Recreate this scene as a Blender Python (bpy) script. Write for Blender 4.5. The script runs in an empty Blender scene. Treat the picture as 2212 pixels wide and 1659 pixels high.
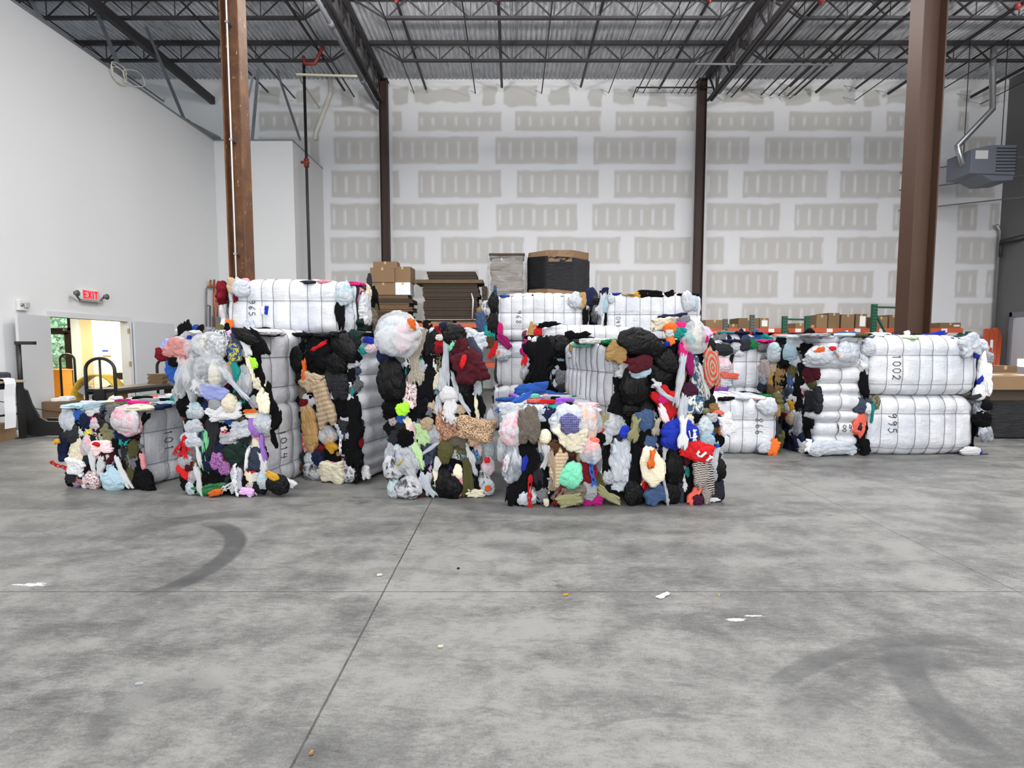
import bpy, math, random
import numpy as np
from mathutils import Vector, Matrix

SC = bpy.context.scene
COL = SC.collection

# ------------------------------------------------------------------ camera, world, lamps, exposure
F = 1130.0
PITCH = math.atan((829.5 - 750.0) / F)
CP, SP = math.cos(PITCH), math.sin(PITCH)
EYE = 1.5
cam_d = bpy.data.cameras.new('camera')
cam_d.sensor_fit = 'HORIZONTAL'; cam_d.sensor_width = 36.0
cam_d.lens = 36.0 * F / 2212.0
cam_d.clip_end = 200
cam = bpy.data.objects.new('camera', cam_d); COL.objects.link(cam)
cam.location = (0, 0, EYE)
cam.rotation_euler = (math.pi / 2 - PITCH, 0, 0)
SC.camera = cam

wd = bpy.data.worlds.new('overcast_sky'); SC.world = wd; wd.use_nodes = True
wb = wd.node_tree.nodes['Background']
wb.inputs[0].default_value = (0.86, 0.93, 1.0, 1); wb.inputs[1].default_value = 3.6

SC.view_settings.view_transform = 'Standard'
SC.view_settings.look = 'None'
SC.view_settings.gamma = 1.0
SC.view_settings.use_curve_mapping = False
SC.view_settings.exposure = -0.06
try:
    SC.cycles.max_bounces = 8; SC.cycles.diffuse_bounces = 5; SC.cycles.transparent_max_bounces = 10
    SC.cycles.caustics_reflective = False; SC.cycles.caustics_refractive = False
    SC.cycles.sample_clamp_indirect = 6.0
except Exception:
    pass

LAMP_POWER = 240.0
UP_POWER = 700.0
LAMP_Z = 8.36
LAMP_SPOTS = [(x, y) for y in (10.55, 4.4, -1.6, -7.6) for x in (-2.45, 4.25, 10.9)] + [(-7.4, 2.4), (-7.4, -4.5)]
def lamp_light(name, loc, power, sx, sy, color=(1.0, 0.975, 0.955), rot=None):
    l = bpy.data.lights.new(name, 'AREA'); l.shape = 'RECTANGLE'; l.size = sx; l.size_y = sy
    l.energy = power; l.color = color
    o = bpy.data.objects.new(name, l); COL.objects.link(o); o.location = loc
    if rot: o.rotation_euler = rot
    return o
for (x, y) in LAMP_SPOTS:
    lamp_light('high_bay_lamp', (x, y, LAMP_Z), LAMP_POWER * (.5 if x < -5 else 1.2 if y > 10 else 1), 1.15, 0.5)
    if x > -5: lamp_light('added_deck_fill', (x, y, LAMP_Z + .16), UP_POWER, 1.1, 0.45, rot=(math.pi, 0, 0))  # upward fill added to brighten the roof deck
# added frontal fill, as daylight from three assumed openings behind the camera
for x, w_ in ((-6.0, 430), (1.5, 470), (9.0, 820)):
    lamp_light('added_front_fill', (x, -12.7, 2.3), w_, 4.2, 4.2, (1.0, 1.0, 0.99), rot=(math.pi / 2, 0, 0))
# office beyond the double door
lamp_light('office_lamp', (-10.6, 12.6, 2.62), 230, 1.2, 1.2, (1.0, 0.93, 0.76))

# ------------------------------------------------------------------ projection helpers (photo pixel -> point in the room)
def ray(px, py):
    u = (px - 1106.0) / F; v = (829.5 - py) / F
    return Vector((u, CP + v * SP, -SP + v * CP))
CAMP = Vector((0, 0, EYE))
def atY(px, py, Y):
    d = ray(px, py); return CAMP + d * (Y / d.y)
def atZ(px, py, z):
    d = ray(px, py); return CAMP + d * ((z - EYE) / d.z)
def atX(px, py, X):
    d = ray(px, py); return CAMP + d * (X / d.x)

# ------------------------------------------------------------------ noise
def _h(ix, iy, iz, s):
    n = (ix * 374761393 + iy * 668265263 + iz * 2147483647 + s * 974634541) & 0xFFFFFFFF
    n = ((n ^ (n >> 13)) * 1274126177) & 0xFFFFFFFF
    n = (n ^ (n >> 16)) & 0xFFFFFF
    return n / float(0xFFFFFF)
def vn(p, s=0):
    p = np.asarray(p, float); i = np.floor(p).astype(np.int64); f = p - i; u = f * f * (3 - 2 * f)
    x, y, z = i[..., 0], i[..., 1], i[..., 2]; ux, uy, uz = u[..., 0], u[..., 1], u[..., 2]
    def L(a, b, t): return a + (b - a) * t
    r = []
    for dz in (0, 1):
        a = L(_h(x, y, z + dz, s), _h(x + 1, y, z + dz, s), ux)
        b = L(_h(x, y + 1, z + dz, s), _h(x + 1, y + 1, z + dz, s), ux)
        r.append(L(a, b, uy))
    return L(r[0], r[1], uz)
def fbm(p, s=0, o=3):
    p = np.asarray(p, float); t = 0; a = 0.5
    for k in range(o):
        t = t + a * vn(p * (2 ** k), s + k * 17); a *= 0.5
    return t
def ridge(p, s=0):
    return 1 - np.abs(2 * vn(p, s) - 1)

# ------------------------------------------------------------------ objects
def tag(o, label=None, cat=None, group=None, kind=None):
    if label: o['label'] = label
    if cat: o['category'] = cat
    if group: o['group'] = group
    if kind: o['kind'] = kind
    return o
def par(o, root):
    if root is not None:
        o.parent = root
        o.matrix_parent_inverse = root.matrix_world.inverted() if root.type != 'EMPTY' else Matrix.Translation(-Vector(root.location))
    return o
def thing(name, label, cat, loc, group=None, kind=None):
    o = bpy.data.objects.new(name, None); COL.objects.link(o); o.location = loc
    o.empty_display_size = 0.1
    return tag(o, label, cat, group, kind)

class MB:
    def __init__(s): s.v = []; s.f = []; s.m = []; s.sm = []
    def add(s, vs, fs, mi=0, sm=False):
        b = len(s.v); s.v.extend([tuple(v) for v in vs])
        for f in fs:
            s.f.append([b + i for i in f]); s.m.append(mi); s.sm.append(sm)
        return s
    def box(s, a, b, mi=0):
        x0, y0, z0 = a; x1, y1, z1 = b
        vs = [(x0, y0, z0), (x1, y0, z0), (x1, y1, z0), (x0, y1, z0), (x0, y0, z1), (x1, y0, z1), (x1, y1, z1), (x0, y1, z1)]
        return s.add(vs, [(0, 3, 2, 1), (4, 5, 6, 7), (0, 1, 5, 4), (1, 2, 6, 5), (2, 3, 7, 6), (3, 0, 4, 7)], mi)
    def cbox(s, c, d, mi=0, rz=0.0, mat=None):
        hx, hy, hz = d[0] / 2, d[1] / 2, d[2] / 2
        M = mat if mat is not None else Matrix.Rotation(rz, 3, 'Z')
        vs = [Vector(c) + M @ Vector((sx * hx, sy * hy, sz * hz)) for sz in (-1, 1) for sx, sy in ((-1, -1), (1, -1), (1, 1), (-1, 1))]
        return s.add(vs, [(0, 3, 2, 1), (4, 5, 6, 7), (0, 1, 5, 4), (1, 2, 6, 5), (2, 3, 7, 6), (3, 0, 4, 7)], mi)
    def bar(s, p, q, w, h, mi=0, up=(0, 0, 1)):
        p = Vector(p); q = Vector(q); d = (q - p); L = d.length; d.normalize()
        u = Vector(up)
        if abs(d.dot(u)) > 0.99: u = Vector((0, 1, 0))
        x = d.cross(u).normalized(); z = x.cross(d).normalized()
        M = Matrix((x, d, z)).transposed()
        return s.cbox((p + q) / 2, (w, L, h), mi, mat=M)
    def tube(s, pts, r, n=8, mi=0, closed=False, cap=True):
        pts = [Vector(p) for p in pts]; N = len(pts); vs = []; fs = []
        prev = None
        for i, p in enumerate(pts):
            if closed: t = (pts[(i + 1) % N] - pts[i - 1])
            else: t = pts[min(i + 1, N - 1)] - pts[max(i - 1, 0)]
            if t.length < 1e-9: t = Vector((0, 0, 1))
            t.normalize()
            if prev is None:
                a = Vector((0, 0, 1)) if abs(t.z) < 0.9 else Vector((1, 0, 0))
                x = t.cross(a).normalized()
            else:
                x = (prev - t * prev.dot(t))
                x = x.normalized() if x.length > 1e-6 else t.orthogonal().normalized()
            prev = x; y = t.cross(x)
            rr = r[i] if hasattr(r, '__len__') else r
            for k in range(n):
                a = 2 * math.pi * k / n
                vs.append(p + x * (rr * math.cos(a)) + y * (rr * math.sin(a)))
        for i in range(N if closed else N - 1):
            j = (i + 1) % N
            for k in range(n):
                fs.append((i * n + k, i * n + (k + 1) % n, j * n + (k + 1) % n, j * n + k))
        if cap and not closed:
            fs.append(tuple(range(n - 1, -1, -1))); fs.append(tuple((N - 1) * n + k for k in range(n)))
        return s.add(vs, fs, mi, True)
    def prism(s, poly, axis, a, b, mi=0):
        # poly: 2D outline; axis 'x','y','z' extruded from a to b
        def P(u, v, t):
            return {'x': (t, u, v), 'y': (u, t, v), 'z': (u, v, t)}[axis]
        n = len(poly)
        vs = [P(u, v, a) for u, v in poly] + [P(u, v, b) for u, v in poly]
        fs = [tuple(range(n - 1, -1, -1)), tuple(range(n, 2 * n))] + [(i, (i + 1) % n, n + (i + 1) % n, n + i) for i in range(n)]
        return s.add(vs, fs, mi)
    def build(s, name, mats, parent=None, smooth=False, bevel=0.0):
        me = bpy.data.meshes.new(name); me.from_pydata(s.v, [], s.f); me.update()
        if not isinstance(mats, (list, tuple)): mats = [mats]
        for m in mats: me.materials.append(m)
        if len(mats) > 1: me.polygons.foreach_set('material_index', s.m)
        me.polygons.foreach_set('use_smooth', [True] * len(s.f) if smooth else s.sm)
        import bmesh
        bm = bmesh.new(); bm.from_mesh(me); bmesh.ops.recalc_face_normals(bm, faces=bm.faces)
        bm.to_mesh(me); bm.free()
        o = bpy.data.objects.new(name, me); COL.objects.link(o)
        if bevel > 0:
            b = o.modifiers.new('edge', 'BEVEL'); b.width = bevel; b.segments = 2; b.limit_method = 'ANGLE'
        return par(o, parent)

# ------------------------------------------------------------------ materials
def lin(c): return tuple(((v / 255.0) / 12.92 if v / 255.0 <= 0.04045 else ((v / 255.0 + 0.055) / 1.055) ** 2.4) for v in c)
class NT:
    def __init__(s, name):
        s.m = bpy.data.materials.new(name); s.m.use_nodes = True
        s.t = s.m.node_tree; s.n = s.t.nodes; s.l = s.t.links
        s.b = s.n['Principled BSDF']; s.out = s.n['Material Output']
    def new(s, ty, **kw):
        n = s.n.new(ty)
        for k, v in kw.items(): setattr(n, k, v)
        return n
    def link(s, a, b): s.l.new(a, b)
    def put(s, sock, v):
        if isinstance(v, (int, float)): sock.default_value = v
        elif isinstance(v, (tuple, list)): sock.default_value = v
        else: s.link(v, sock)
    def math(s, op, a, b=0.0, c=None, clamp=False):
        n = s.new('ShaderNodeMath', operation=op); n.use_clamp = clamp
        s.put(n.inputs[0], a); s.put(n.inputs[1], b)
        if c is not None: s.put(n.inputs[2], c)
        return n.outputs[0]
    def mix(s, f, a, b, mode='MIX'):
        n = s.new('ShaderNodeMix', data_type='RGBA', blend_type=mode)
        s.put(n.inputs[0], f)
        s.put(n.inputs[6], a if not isinstance(a, tuple) else (*a[:3], 1)); s.put(n.inputs[7], b if not isinstance(b, tuple) else (*b[:3], 1))
        return n.outputs[2]
    def coord(s, which='Object', scale=None):
        c = s.new('ShaderNodeTexCoord').outputs[which]
        if scale is not None:
            mp = s.new('ShaderNodeMapping'); mp.inputs['Scale'].default_value = scale; s.link(c, mp.inputs[0]); c = mp.outputs[0]
        return c
    def noise(s, co, scale=5.0, detail=4.0, rough=0.55, dist=0.0, out='Fac'):
        n = s.new('ShaderNodeTexNoise'); n.inputs['Scale'].default_value = scale; n.inputs['Detail'].default_value = detail
        n.inputs['Roughness'].default_value = rough; n.inputs['Distortion'].default_value = dist
        s.link(co, n.inputs['Vector']); return n.outputs[out]
    def ramp(s, f, stops):
        n = s.new('ShaderNodeValToRGB'); e = n.color_ramp.elements
        while len(e) > 1: e.remove(e[-1])
        for i, (p, c) in enumerate(stops):
            if i == 0: e[0].position = p; x = e[0]
            else: x = e.new(p)
            x.color = (*c, 1) if isinstance(c, tuple) else (c, c, c, 1)
        s.link(f, n.inputs[0]); return n.outputs[0]
    def bump(s, h, strength=0.3, dist=0.02):
        n = s.new('ShaderNodeBump'); n.inputs['Strength'].default_value = strength; n.inputs['Distance'].default_value = dist
        s.link(h, n.inputs['Height']); s.link(n.outputs[0], s.b.inputs['Normal'])
def mat(name, rgb, rough=0.6, metal=0.0, var=0.0, vscale=6.0, bump=0.0, bscale=20.0, coat=0.0, emit=None, spec=None):
    t = NT(name); c = lin(rgb)
    t.b.inputs['Roughness'].default_value = rough; t.b.inputs['Metallic'].default_value = metal
    t.b.inputs['Base Color'].default_value = (*c, 1)
    if spec is not None: t.b.inputs['Specular IOR Level'].default_value = spec
    if var > 0:
        f = t.noise(t.coord(), vscale, 5, 0.6)
        t.link(t.mix(f, tuple(v * (1 - var) for v in c), tuple(min(1, v * (1 + var)) for v in c)), t.b.inputs['Base Color'])
    if bump > 0: t.bump(t.noise(t.coord(), bscale, 4, 0.6), bump, 0.01)
    if coat > 0: t.b.inputs['Coat Weight'].default_value = coat; t.b.inputs['Coat Roughness'].default_value = 0.15
    if emit:
        t.b.inputs['Emission Color'].default_value = (*lin(emit[0]), 1); t.b.inputs['Emission Strength'].default_value = emit[1]
    return t.m
# ------------------------------------------------------------------ setting
XL, XR, YB, YF, ZC = -9.1, 17.4, 19.0, -13.0, 10.84
M_white_wall = mat('painted drywall', (214, 215, 215), 0.75, var=0.03, vscale=0.7, bump=0.03, bscale=60)
M_steel_dark = mat('dark primed steel', (44, 41, 43), 0.55, var=0.25, vscale=3)
M_steel_rust = mat('rusty brown steel', (92, 58, 34), 0.7, var=0.35, vscale=5, bump=0.1)
M_col_dark = mat('dark brown primer', (50, 32, 26), 0.65, var=0.2, vscale=3)
M_galv = mat('galvanised metal', (150, 154, 158), 0.4, 0.7, var=0.15, vscale=8)
M_grey_pipe = mat('grey painted conduit', (112, 114, 120), 0.5, var=0.1)
M_black_pipe = mat('black iron pipe', (27, 25, 26), 0.5, var=0.2)
M_red_fit = mat('red sprinkler fitting', (120, 40, 34), 0.5)
M_pvc = mat('white pvc', (214, 210, 200), 0.5, var=0.06)
M_cream_paint = mat('cream painted metal', (205, 198, 172), 0.5)

def floor_material():
    t = NT('polished concrete'); co = t.coord('Object')
    sx = t.new('ShaderNodeSeparateXYZ'); t.link(co, sx.inputs[0]); X, Y = sx.outputs[0], sx.outputs[1]
    st = t.coord('Object', (0.55, 1.5, 1))
    rot = t.new('ShaderNodeMapping'); rot.inputs['Rotation'].default_value = (0, 0, 0.5); rot.inputs['Scale'].default_value = (0.7, 2.2, 1); t.link(co, rot.inputs[0])
    big = t.noise(co, 0.55, 3, 0.55, 0.6)
    mid = t.noise(rot.outputs[0], 1.6, 6, 0.65, 0.5)
    blot = t.noise(co, 5.0, 7, 0.7, 0.3)
    fine = t.noise(rot.outputs[0], 24.0, 6, 0.75)
    spk = t.noise(co, 95.0, 3, 0.65)
    v = t.math('ADD', t.math('MULTIPLY', big, 0.30), t.math('MULTIPLY', mid, 0.34))
    v = t.math('ADD', v, t.math('MULTIPLY', blot, 0.30))
    v = t.math('ADD', v, t.math('MULTIPLY', fine, 0.24)); v = t.math('ADD', v, t.math('MULTIPLY', spk, 0.16)); v = t.math('SUBTRACT', v, 0.10)
    colr = t.ramp(v, [(0.39, lin((46, 46, 46))), (0.47, lin((74, 74, 73))), (0.53, lin((90, 90, 88))), (0.62, lin((116, 116, 113)))])
    # dark scuff specks and grime
    sc = t.noise(rot.outputs[0], 3.2, 8, 0.75, 0.9)
    dark = t.ramp(sc, [(0.56, 0.0), (0.68, 1.0)])
    colr = t.mix(t.math('MULTIPLY', dark, 0.6), colr, lin((54, 54, 56)))
    # tyre marks and a darker band before the bales: rings limited to a stretch
    brk = t.noise(co, 6.0, 5, 0.7)
    def arc(cx, cy, r, w, mx, my, mr, s):
        dx = t.math('SUBTRACT', X, cx); dy = t.math('SUBTRACT', Y, cy)
        d = t.math('SQRT', t.math('ADD', t.math('MULTIPLY', dx, dx), t.math('MULTIPLY', dy, dy)))
        k = t.math('SUBTRACT', 1.0, t.math('DIVIDE', t.math('ABSOLUTE', t.math('SUBTRACT', d, r)), w), clamp=True)
        k = t.math('MULTIPLY', k, 3.0, clamp=True)
        ex = t.math('SUBTRACT', X, mx); ey = t.math('SUBTRACT', Y, my)
        e = t.math('SQRT', t.math('ADD', t.math('MULTIPLY', ex, ex), t.math('MULTIPLY', ey, ey)))
        lim = t.math('MULTIPLY', t.math('SUBTRACT', mr, e), 4.0 / mr, clamp=True)
        k = t.math('MULTIPLY', t.math('MULTIPLY', k, lim), t.math('MULTIPLY_ADD', brk, 1.3, 0.2))
        return t.math('MULTIPLY', k, s, clamp=True)
    for a in ARCS:
        colr = t.mix(arc(*a), colr, lin((56, 56, 57)))
    # saw cut joints
    def joint(c, pos, w):
        return t.math('LESS_THAN', t.math('ABSOLUTE', t.math('SUBTRACT', c, pos)), w)
    wob = t.math('MULTIPLY_ADD', fine, 0.012, -0.006)
    Xw = t.math('ADD', X, wob); Yw = t.math('ADD', Y, wob)
    jb = t.noise(co, 9, 3, 0.6)
    for c, p, s in [(Xw, -0.79, .8), (Xw, 3.11, .55), (Xw, 7.01, .5), (Xw, -4.69, .5), (Yw, 3.12, .6), (Yw, 7.02, .5), (Yw, 10.9, .5)]:
        colr = t.mix(t.math('MULTIPLY', joint(c, p, 0.0055), t.math('MULTIPLY_ADD', jb, 1.0, s - 0.45), clamp=True), colr, lin((48, 45, 42)))
    # white paint scrape
    ws = t.noise(rot.outputs[0], 14, 6, 0.8)
    def smear(cx, cy, rx, ry):
        a = t.math('DIVIDE', t.math('SUBTRACT', X, cx), rx); b = t.math('DIVIDE', t.math('SUBTRACT', Y, cy), ry)
        q = t.math('SUBTRACT', 1.0, t.math('ADD', t.math('MULTIPLY', a, a), t.math('MULTIPLY', b, b)), clamp=True)
        return t.math('GREATER_THAN', t.math('MULTIPLY', q, ws), 0.46)
    for (cx, cy, rx, ry) in [(1.23, 2.79, .16, .05), (1.4, 2.83, .2, .03), (-3.05, 3.22, .28, .06)]:
        colr = t.mix(t.math('MULTIPLY', smear(cx, cy, rx, ry), 0.55), colr, lin((214, 214, 212)))
    t.link(colr, t.b.inputs['Base Color'])
    t.link(t.math('MULTIPLY_ADD', blot, 0.35, 0.34), t.b.inputs['Roughness'])
    t.b.inputs['Specular IOR Level'].default_value = 0.35
    t.bump(t.math('ADD', fine, t.math('MULTIPLY', blot, 0.6)), 0.08, 0.01)
    return t.m
def circ3(a, b, c):
    ax, ay = a; bx, by = b; cx, cy = c
    d = 2 * (ax * (by - cy) + bx * (cy - ay) + cx * (ay - by))
    ux = ((ax * ax + ay * ay) * (by - cy) + (bx * bx + by * by) * (cy - ay) + (cx * cx + cy * cy) * (ay - by)) / d
    uy = ((ax * ax + ay * ay) * (cx - bx) + (bx * bx + by * by) * (ax - cx) + (cx * cx + cy * cy) * (bx - ax)) / d
    return ux, uy, math.hypot(ax - ux, ay - uy)
def arc_px(pts, w, s, grow=1.15):
    g = [tuple(atZ(*p, 0.0))[:2] for p in pts]
    cx, cy, r = circ3(*g)
    mx, my = (g[0][0] + g[2][0]) / 2, (g[0][1] + g[2][1]) / 2
    mr = max(math.hypot(q[0] - mx, q[1] - my) for q in g) * grow
    return (cx, cy, r, w, mx, my, mr, s)
ARCS = [arc_px([(460, 1132), (500, 1190), (330, 1285)], 0.09, 0.9), arc_px([(1965, 1385), (1990, 1500), (2150, 1640)], 0.10, 0.65),
        arc_px([(1670, 1490), (1880, 1395), (2130, 1385)], 0.06, 0.55), arc_px([(1700, 1560), (1900, 1450), (2080, 1420)], 0.10, 0.4),
        arc_px([(250, 1165), (420, 1120), (560, 1110)], 0.14, 0.5), arc_px([(980, 1085), (1180, 1102), (1420, 1090)], 0.2, 0.6),
        arc_px([(2000, 1600), (2080, 1640), (2190, 1655)], 0.06, 0.4), arc_px([(180, 1590), (330, 1500), (470, 1480)], 0.12, 0.35)]
m = MB(); m.add([(-17, YF, 0), (XR, YF, 0), (XR, YB + .1, 0), (-17, YB + .1, 0)], [(0, 1, 2, 3)])
tag(m.build('floor', floor_material()), kind='structure')

# back wall: taped drywall; joint compound pattern carried as a colour attribute of the wall itself
def back_wall():
    x0, x1 = -17.0, XR; nx, nz = 860, 230
    xs = np.linspace(x0, x1, nx); zs = np.linspace(0, ZC + 0.1, nz)
    Xg, Zg = np.meshgrid(xs, zs); mud = np.ones_like(Xg)
    P = np.stack([Xg * 5, Zg * 5, Xg * 0], -1)
    wob = (fbm(P * 0.8, 3, 2) - 0.375) * 0.06; wob2 = (fbm(P * 0.4, 9, 2) - 0.375) * 0.10
    rows = {262: (241, 283, [(560, 690), (722, 815), (848, 868), (903, 1083), (1113, 1298), (1330, 1500), (1526, 1672), (1705, 1882), (1915, 1985), (2070, 2092)]),
            325: (296, 354, [(560, 690), (722, 820), (848, 1033), (1070, 1247), (1282, 1460), (1526, 1618), (1652, 1838), (1866, 2000), (2080, 2150)]),
            397: (368, 427, [(716, 820), (848, 862), (903, 1083), (1117, 1293), (1327, 1496), (1526, 1572), (1605, 1787), (1815, 1990), (2066, 2150)]),
            470: (440, 498, [(714, 820), (848, 1033), (1072, 1247), (1280, 1457), (1526, 1684), (1716, 1895), (1929, 2000), (2068, 2110), (2138, 2158)]),
            541: (512, 570, [(714, 822), (848, 917), (953, 1132), (1160, 1340), (1370, 1492), (1526, 1563), (1598, 1779), (1808, 1980), (2066, 2156)]),
            612: (584, 643, [(716, 822), (848, 1033), (1070, 1250), (1285, 1460), (1526, 1680), (1715, 1886), (1918, 1976), (2064, 2110), (2130, 2150)]),
            683: (655, 714, [(716, 822), (860, 1040), (1080, 1250), (1300, 1492), (1526, 1572), (1602, 1780), (1808, 1960), (2064, 2150)]),
            755: (727, 785, [(716, 822), (848, 1000), (1060, 1250), (1290, 1460), (1526, 1680), (1720, 1890), (1920, 2140)]),
            826: (798, 856, [(716, 822), (848, 1000), (1060, 1250), (1290, 1460), (1526, 1680), (1720, 1890), (1920, 2140)]),
            205: (189, 225, [(560, 605), (640, 690), (735, 760), (775, 822), (848, 882), (895, 1015), (1044, 1072), (1090, 1160), (1187, 1229), (1270, 1302), (1327, 1368), (1402, 1440), (1562, 1650), (1695, 1755), (1770, 1846), (1866, 1900), (1915, 1968), (2072, 2096), (2120, 2160)])}
    for yc, (ya, yb, spans) in rows.items():
        zt = atY(1106, ya, YB).z; zb = atY(1106, yb, YB).z
        wm = 4.0 if yc == 205 else 1.0
        for (a, b) in spans:
            xa = atY(a, yc, YB).x; xb = atY(b, yc, YB).x
            dx = np.minimum(Xg - xa, xb - Xg) + wob * wm; dz = np.minimum(Zg - zb, zt - Zg) + wob2 * wm
            d = np.minimum(dx, dz)
            k = np.clip(d / 0.06 + 0.5, 0, 1)
            rim = np.clip(1 - np.abs(dx - 0.07) / 0.09, 0, 1) * 0.25      # feathered board end
            val = 1 - k * (1 + rim * 0.6)
            # screw line mud strips at 16 inch studs
            if yc != 205:
                s = 0.406; ph = (xa if a not in (848, 1526) else xb)
                u = np.abs(((Xg - ph - 0.12) / s + 0.5) % 1.0 - 0.5) * s
                w = 0.055 + wob * 0.3
                st = np.clip((w - u) / 0.035 + 0.4, 0, 1) * np.clip((dz - 0.13) / 0.1, 0, 1) * (0.45 + 0.5 * vn(np.stack([np.floor((Xg - ph) / s + .3), Zg * 0.4 + yc, Xg * 0], -1), 5))
                val = val + k * np.clip(st, 0, 1) * 0.85
            mud = np.minimum(mud, val) if yc != 205 else np.minimum(mud, np.maximum(val, 0.0))
    mud = np.clip(mud, -0.25, 1)
    me = bpy.data.meshes.new('wall_back')
    keep = ~((Xg[:-1, :-1] < -9.3) & (Zg[1:, :-1] < 3.2))
    V = np.stack([Xg, np.full_like(Xg, YB), Zg], -1).reshape(-1, 3)
    me.vertices.add(len(V)); me.vertices.foreach_set('co', V.ravel())
    idx = np.arange(nx * nz).reshape(nz, nx)
    q = np.stack([idx[:-1, :-1], idx[:-1, 1:], idx[1:, 1:], idx[1:, :-1]], -1)[keep].reshape(-1, 4)
    me.loops.add(q.size); me.loops.foreach_set('vertex_index', q.ravel().astype(np.int32))
    me.polygons.add(len(q)); me.polygons.foreach_set('loop_start', np.arange(0, q.size, 4, dtype=np.int32))
    me.polygons.foreach_set('loop_total', np.full(len(q), 4, np.int32))
    me.update(); me.validate()
    at = me.attributes.new('compound', 'FLOAT', 'POINT'); at.data.foreach_set('value', mud.ravel().astype(np.float32))
    t = NT('taped drywall'); a = t.new('ShaderNodeAttribute', attribute_name='compound')
    n = t.noise(t.coord(), 1.3, 5, 0.6)
    board = t.mix(n, lin((184, 183, 181)), lin((196, 194, 189))); mudc = t.mix(n, lin((216, 217, 219)), lin((224, 225, 227)))
    t.link(t.mix(t.math('ADD', a.outputs['Fac'], 0.0, clamp=True), board, mudc), t.b.inputs['Base Color'])
    t.b.inputs['Roughness'].default_value = 0.85
    me.materials.append(t.m)
    o = bpy.data.objects.new('wall_back', me); COL.objects.link(o); tag(o, kind='structure')
    m = MB(); m.box((-9.3, YB + 0.02, 0), (x1, YB + 0.25, 3.2)); m.box((x0, YB + 0.02, 3.2), (x1, YB + 0.25, ZC + 0.1)); tag(m.build('wall_back_outer', M_white_wall), kind='structure')
back_wall()

# left partition with its door opening, and its stepped end
ZP = 7.78
dA = atX(103, 690, XL).y; dB = atX(277, 693, XL).y; DZ = 2.1
YS = 16.45; XS = -6.7
m = MB(); T = 0.16
m.box((XL - T, YF, 0), (XL, dA, ZP)); m.box((XL - T, dB, 0), (XL, YS, ZP)); m.box((XL - T, dA, DZ), (XL, dB, ZP))
tag(m.build('wall_left', M_white_wall), kind='structure')
m = MB(); m.box((XL - T, YS, 0), (XS, YS + T, ZP)); m.box((XS - T, YS + T, 0), (XS, YB, ZP))
tag(m.build('wall_left_return', M_white_wall), kind='structure')
m = MB(); m.box((XL - T - .01, YF, ZP), (XL + .01, YS, ZP + .05)); m.box((XL - T, YS - .01, ZP), (XS + .01, YS + T, ZP + .05)); m.box((XS - T, YS + T, ZP), (XS + .01, YB, ZP + .05))
tag(m.build('trim_1', M_galv), kind='structure')
# right block wall, front wall behind the camera, outer left wall
def cmu():
    t = NT('grey block wall'); co = t.coord('Object')
    mp = t.new('ShaderNodeMapping'); mp.inputs['Rotation'].default_value = (math.pi / 2, 0, math.pi / 2); t.link(co, mp.inputs[0])
    b = t.new('ShaderNodeTexBrick'); b.inputs['Scale'].default_value = 1.0; b.inputs['Brick Width'].default_value = .4; b.inputs['Row Height'].default_value = .2
    b.inputs['Mortar Size'].default_value = .006; b.inputs['Color1'].default_value = (*lin((128, 128, 126)), 1); b.inputs['Color2'].default_value = (*lin((114, 114, 113)), 1); b.inputs['Mortar'].default_value = (*lin((100, 100, 100)), 1)
    t.link(mp.outputs[0], b.inputs['Vector'])
    n = t.noise(co, 1.2, 6, 0.7)
    t.link(t.mix(n, b.outputs[0], lin((98, 97, 96)), 'MULTIPLY') if False else t.mix(t.math('MULTIPLY', n, 0.5), b.outputs[0], lin((92, 90, 90))), t.b.inputs['Base Color'])
    t.b.inputs['Roughness'].default_value = 0.9
    t.bump(n, 0.3, 0.02); return t.m
m = MB(); m.box((XR, YF, 0), (XR + .25, YB + .25, ZC)); tag(m.build('wall_right', cmu()), kind='structure')
m = MB(); m.box((-17, YF - .25, 4.5), (XR, YF, ZC))
for xa_, xb_ in ((-17, -8.2), (-3.8, -.7), (3.7, 6.8), (11.2, XR)): m.box((xa_, YF - .25, 0), (xb_, YF, 4.5))  # unseen openings added to suit the frontal fill
tag(m.build('wall_front', M_white_wall), kind='structure')
m = MB(); m.box((-17.25, YF, 3.1), (-17, YB, ZC)); tag(m.build('wall_far_left', cmu()), kind='structure')
# corrugated roof deck
def deck():
    m = MB(); pitch = 0.152; prof = []
    x = -17.0
    while x < XR:
        prof += [(x, ZC), (x + .05, ZC), (x + .075, ZC + .04), (x + .127, ZC + .04)]; x += pitch
    n = len(prof); vs = []
    ys = [YF, -4, 4, 9, 13, 16, YB + .2]
    for y in ys: vs += [(px_, y, pz) for px_, pz in prof]
    fs = [(j * n + i, j * n + i + 1, (j + 1) * n + i + 1, (j + 1) * n + i) for j in range(len(ys) - 1) for i in range(n - 1)]
    m.add(vs, fs)
    t = NT('painted roof deck'); st = t.coord('Object', (14, 1.2, 1)); nn = t.noise(st, 2.0, 5, 0.7); n2 = t.noise(t.coord(), 0.5, 3)
    c = t.ramp(nn, [(0.3, lin((120, 122, 126))), (0.5, lin((190, 192, 197))), (0.7, lin((208, 210, 214)))])
    t.link(t.mix(t.math('MULTIPLY', n2, 0.4), c, lin((140, 142, 148))), t.b.inputs['Base Color']); t.b.inputs['Roughness'].default_value = 0.6
    tag(m.build('ceiling', t.m), kind='structure')
    m = MB(); m.box((-17, YF, ZC + .06), (XR, YB + .2, ZC + .2)); tag(m.build('ceiling_roof', M_galv), kind='structure')
deck()

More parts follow.
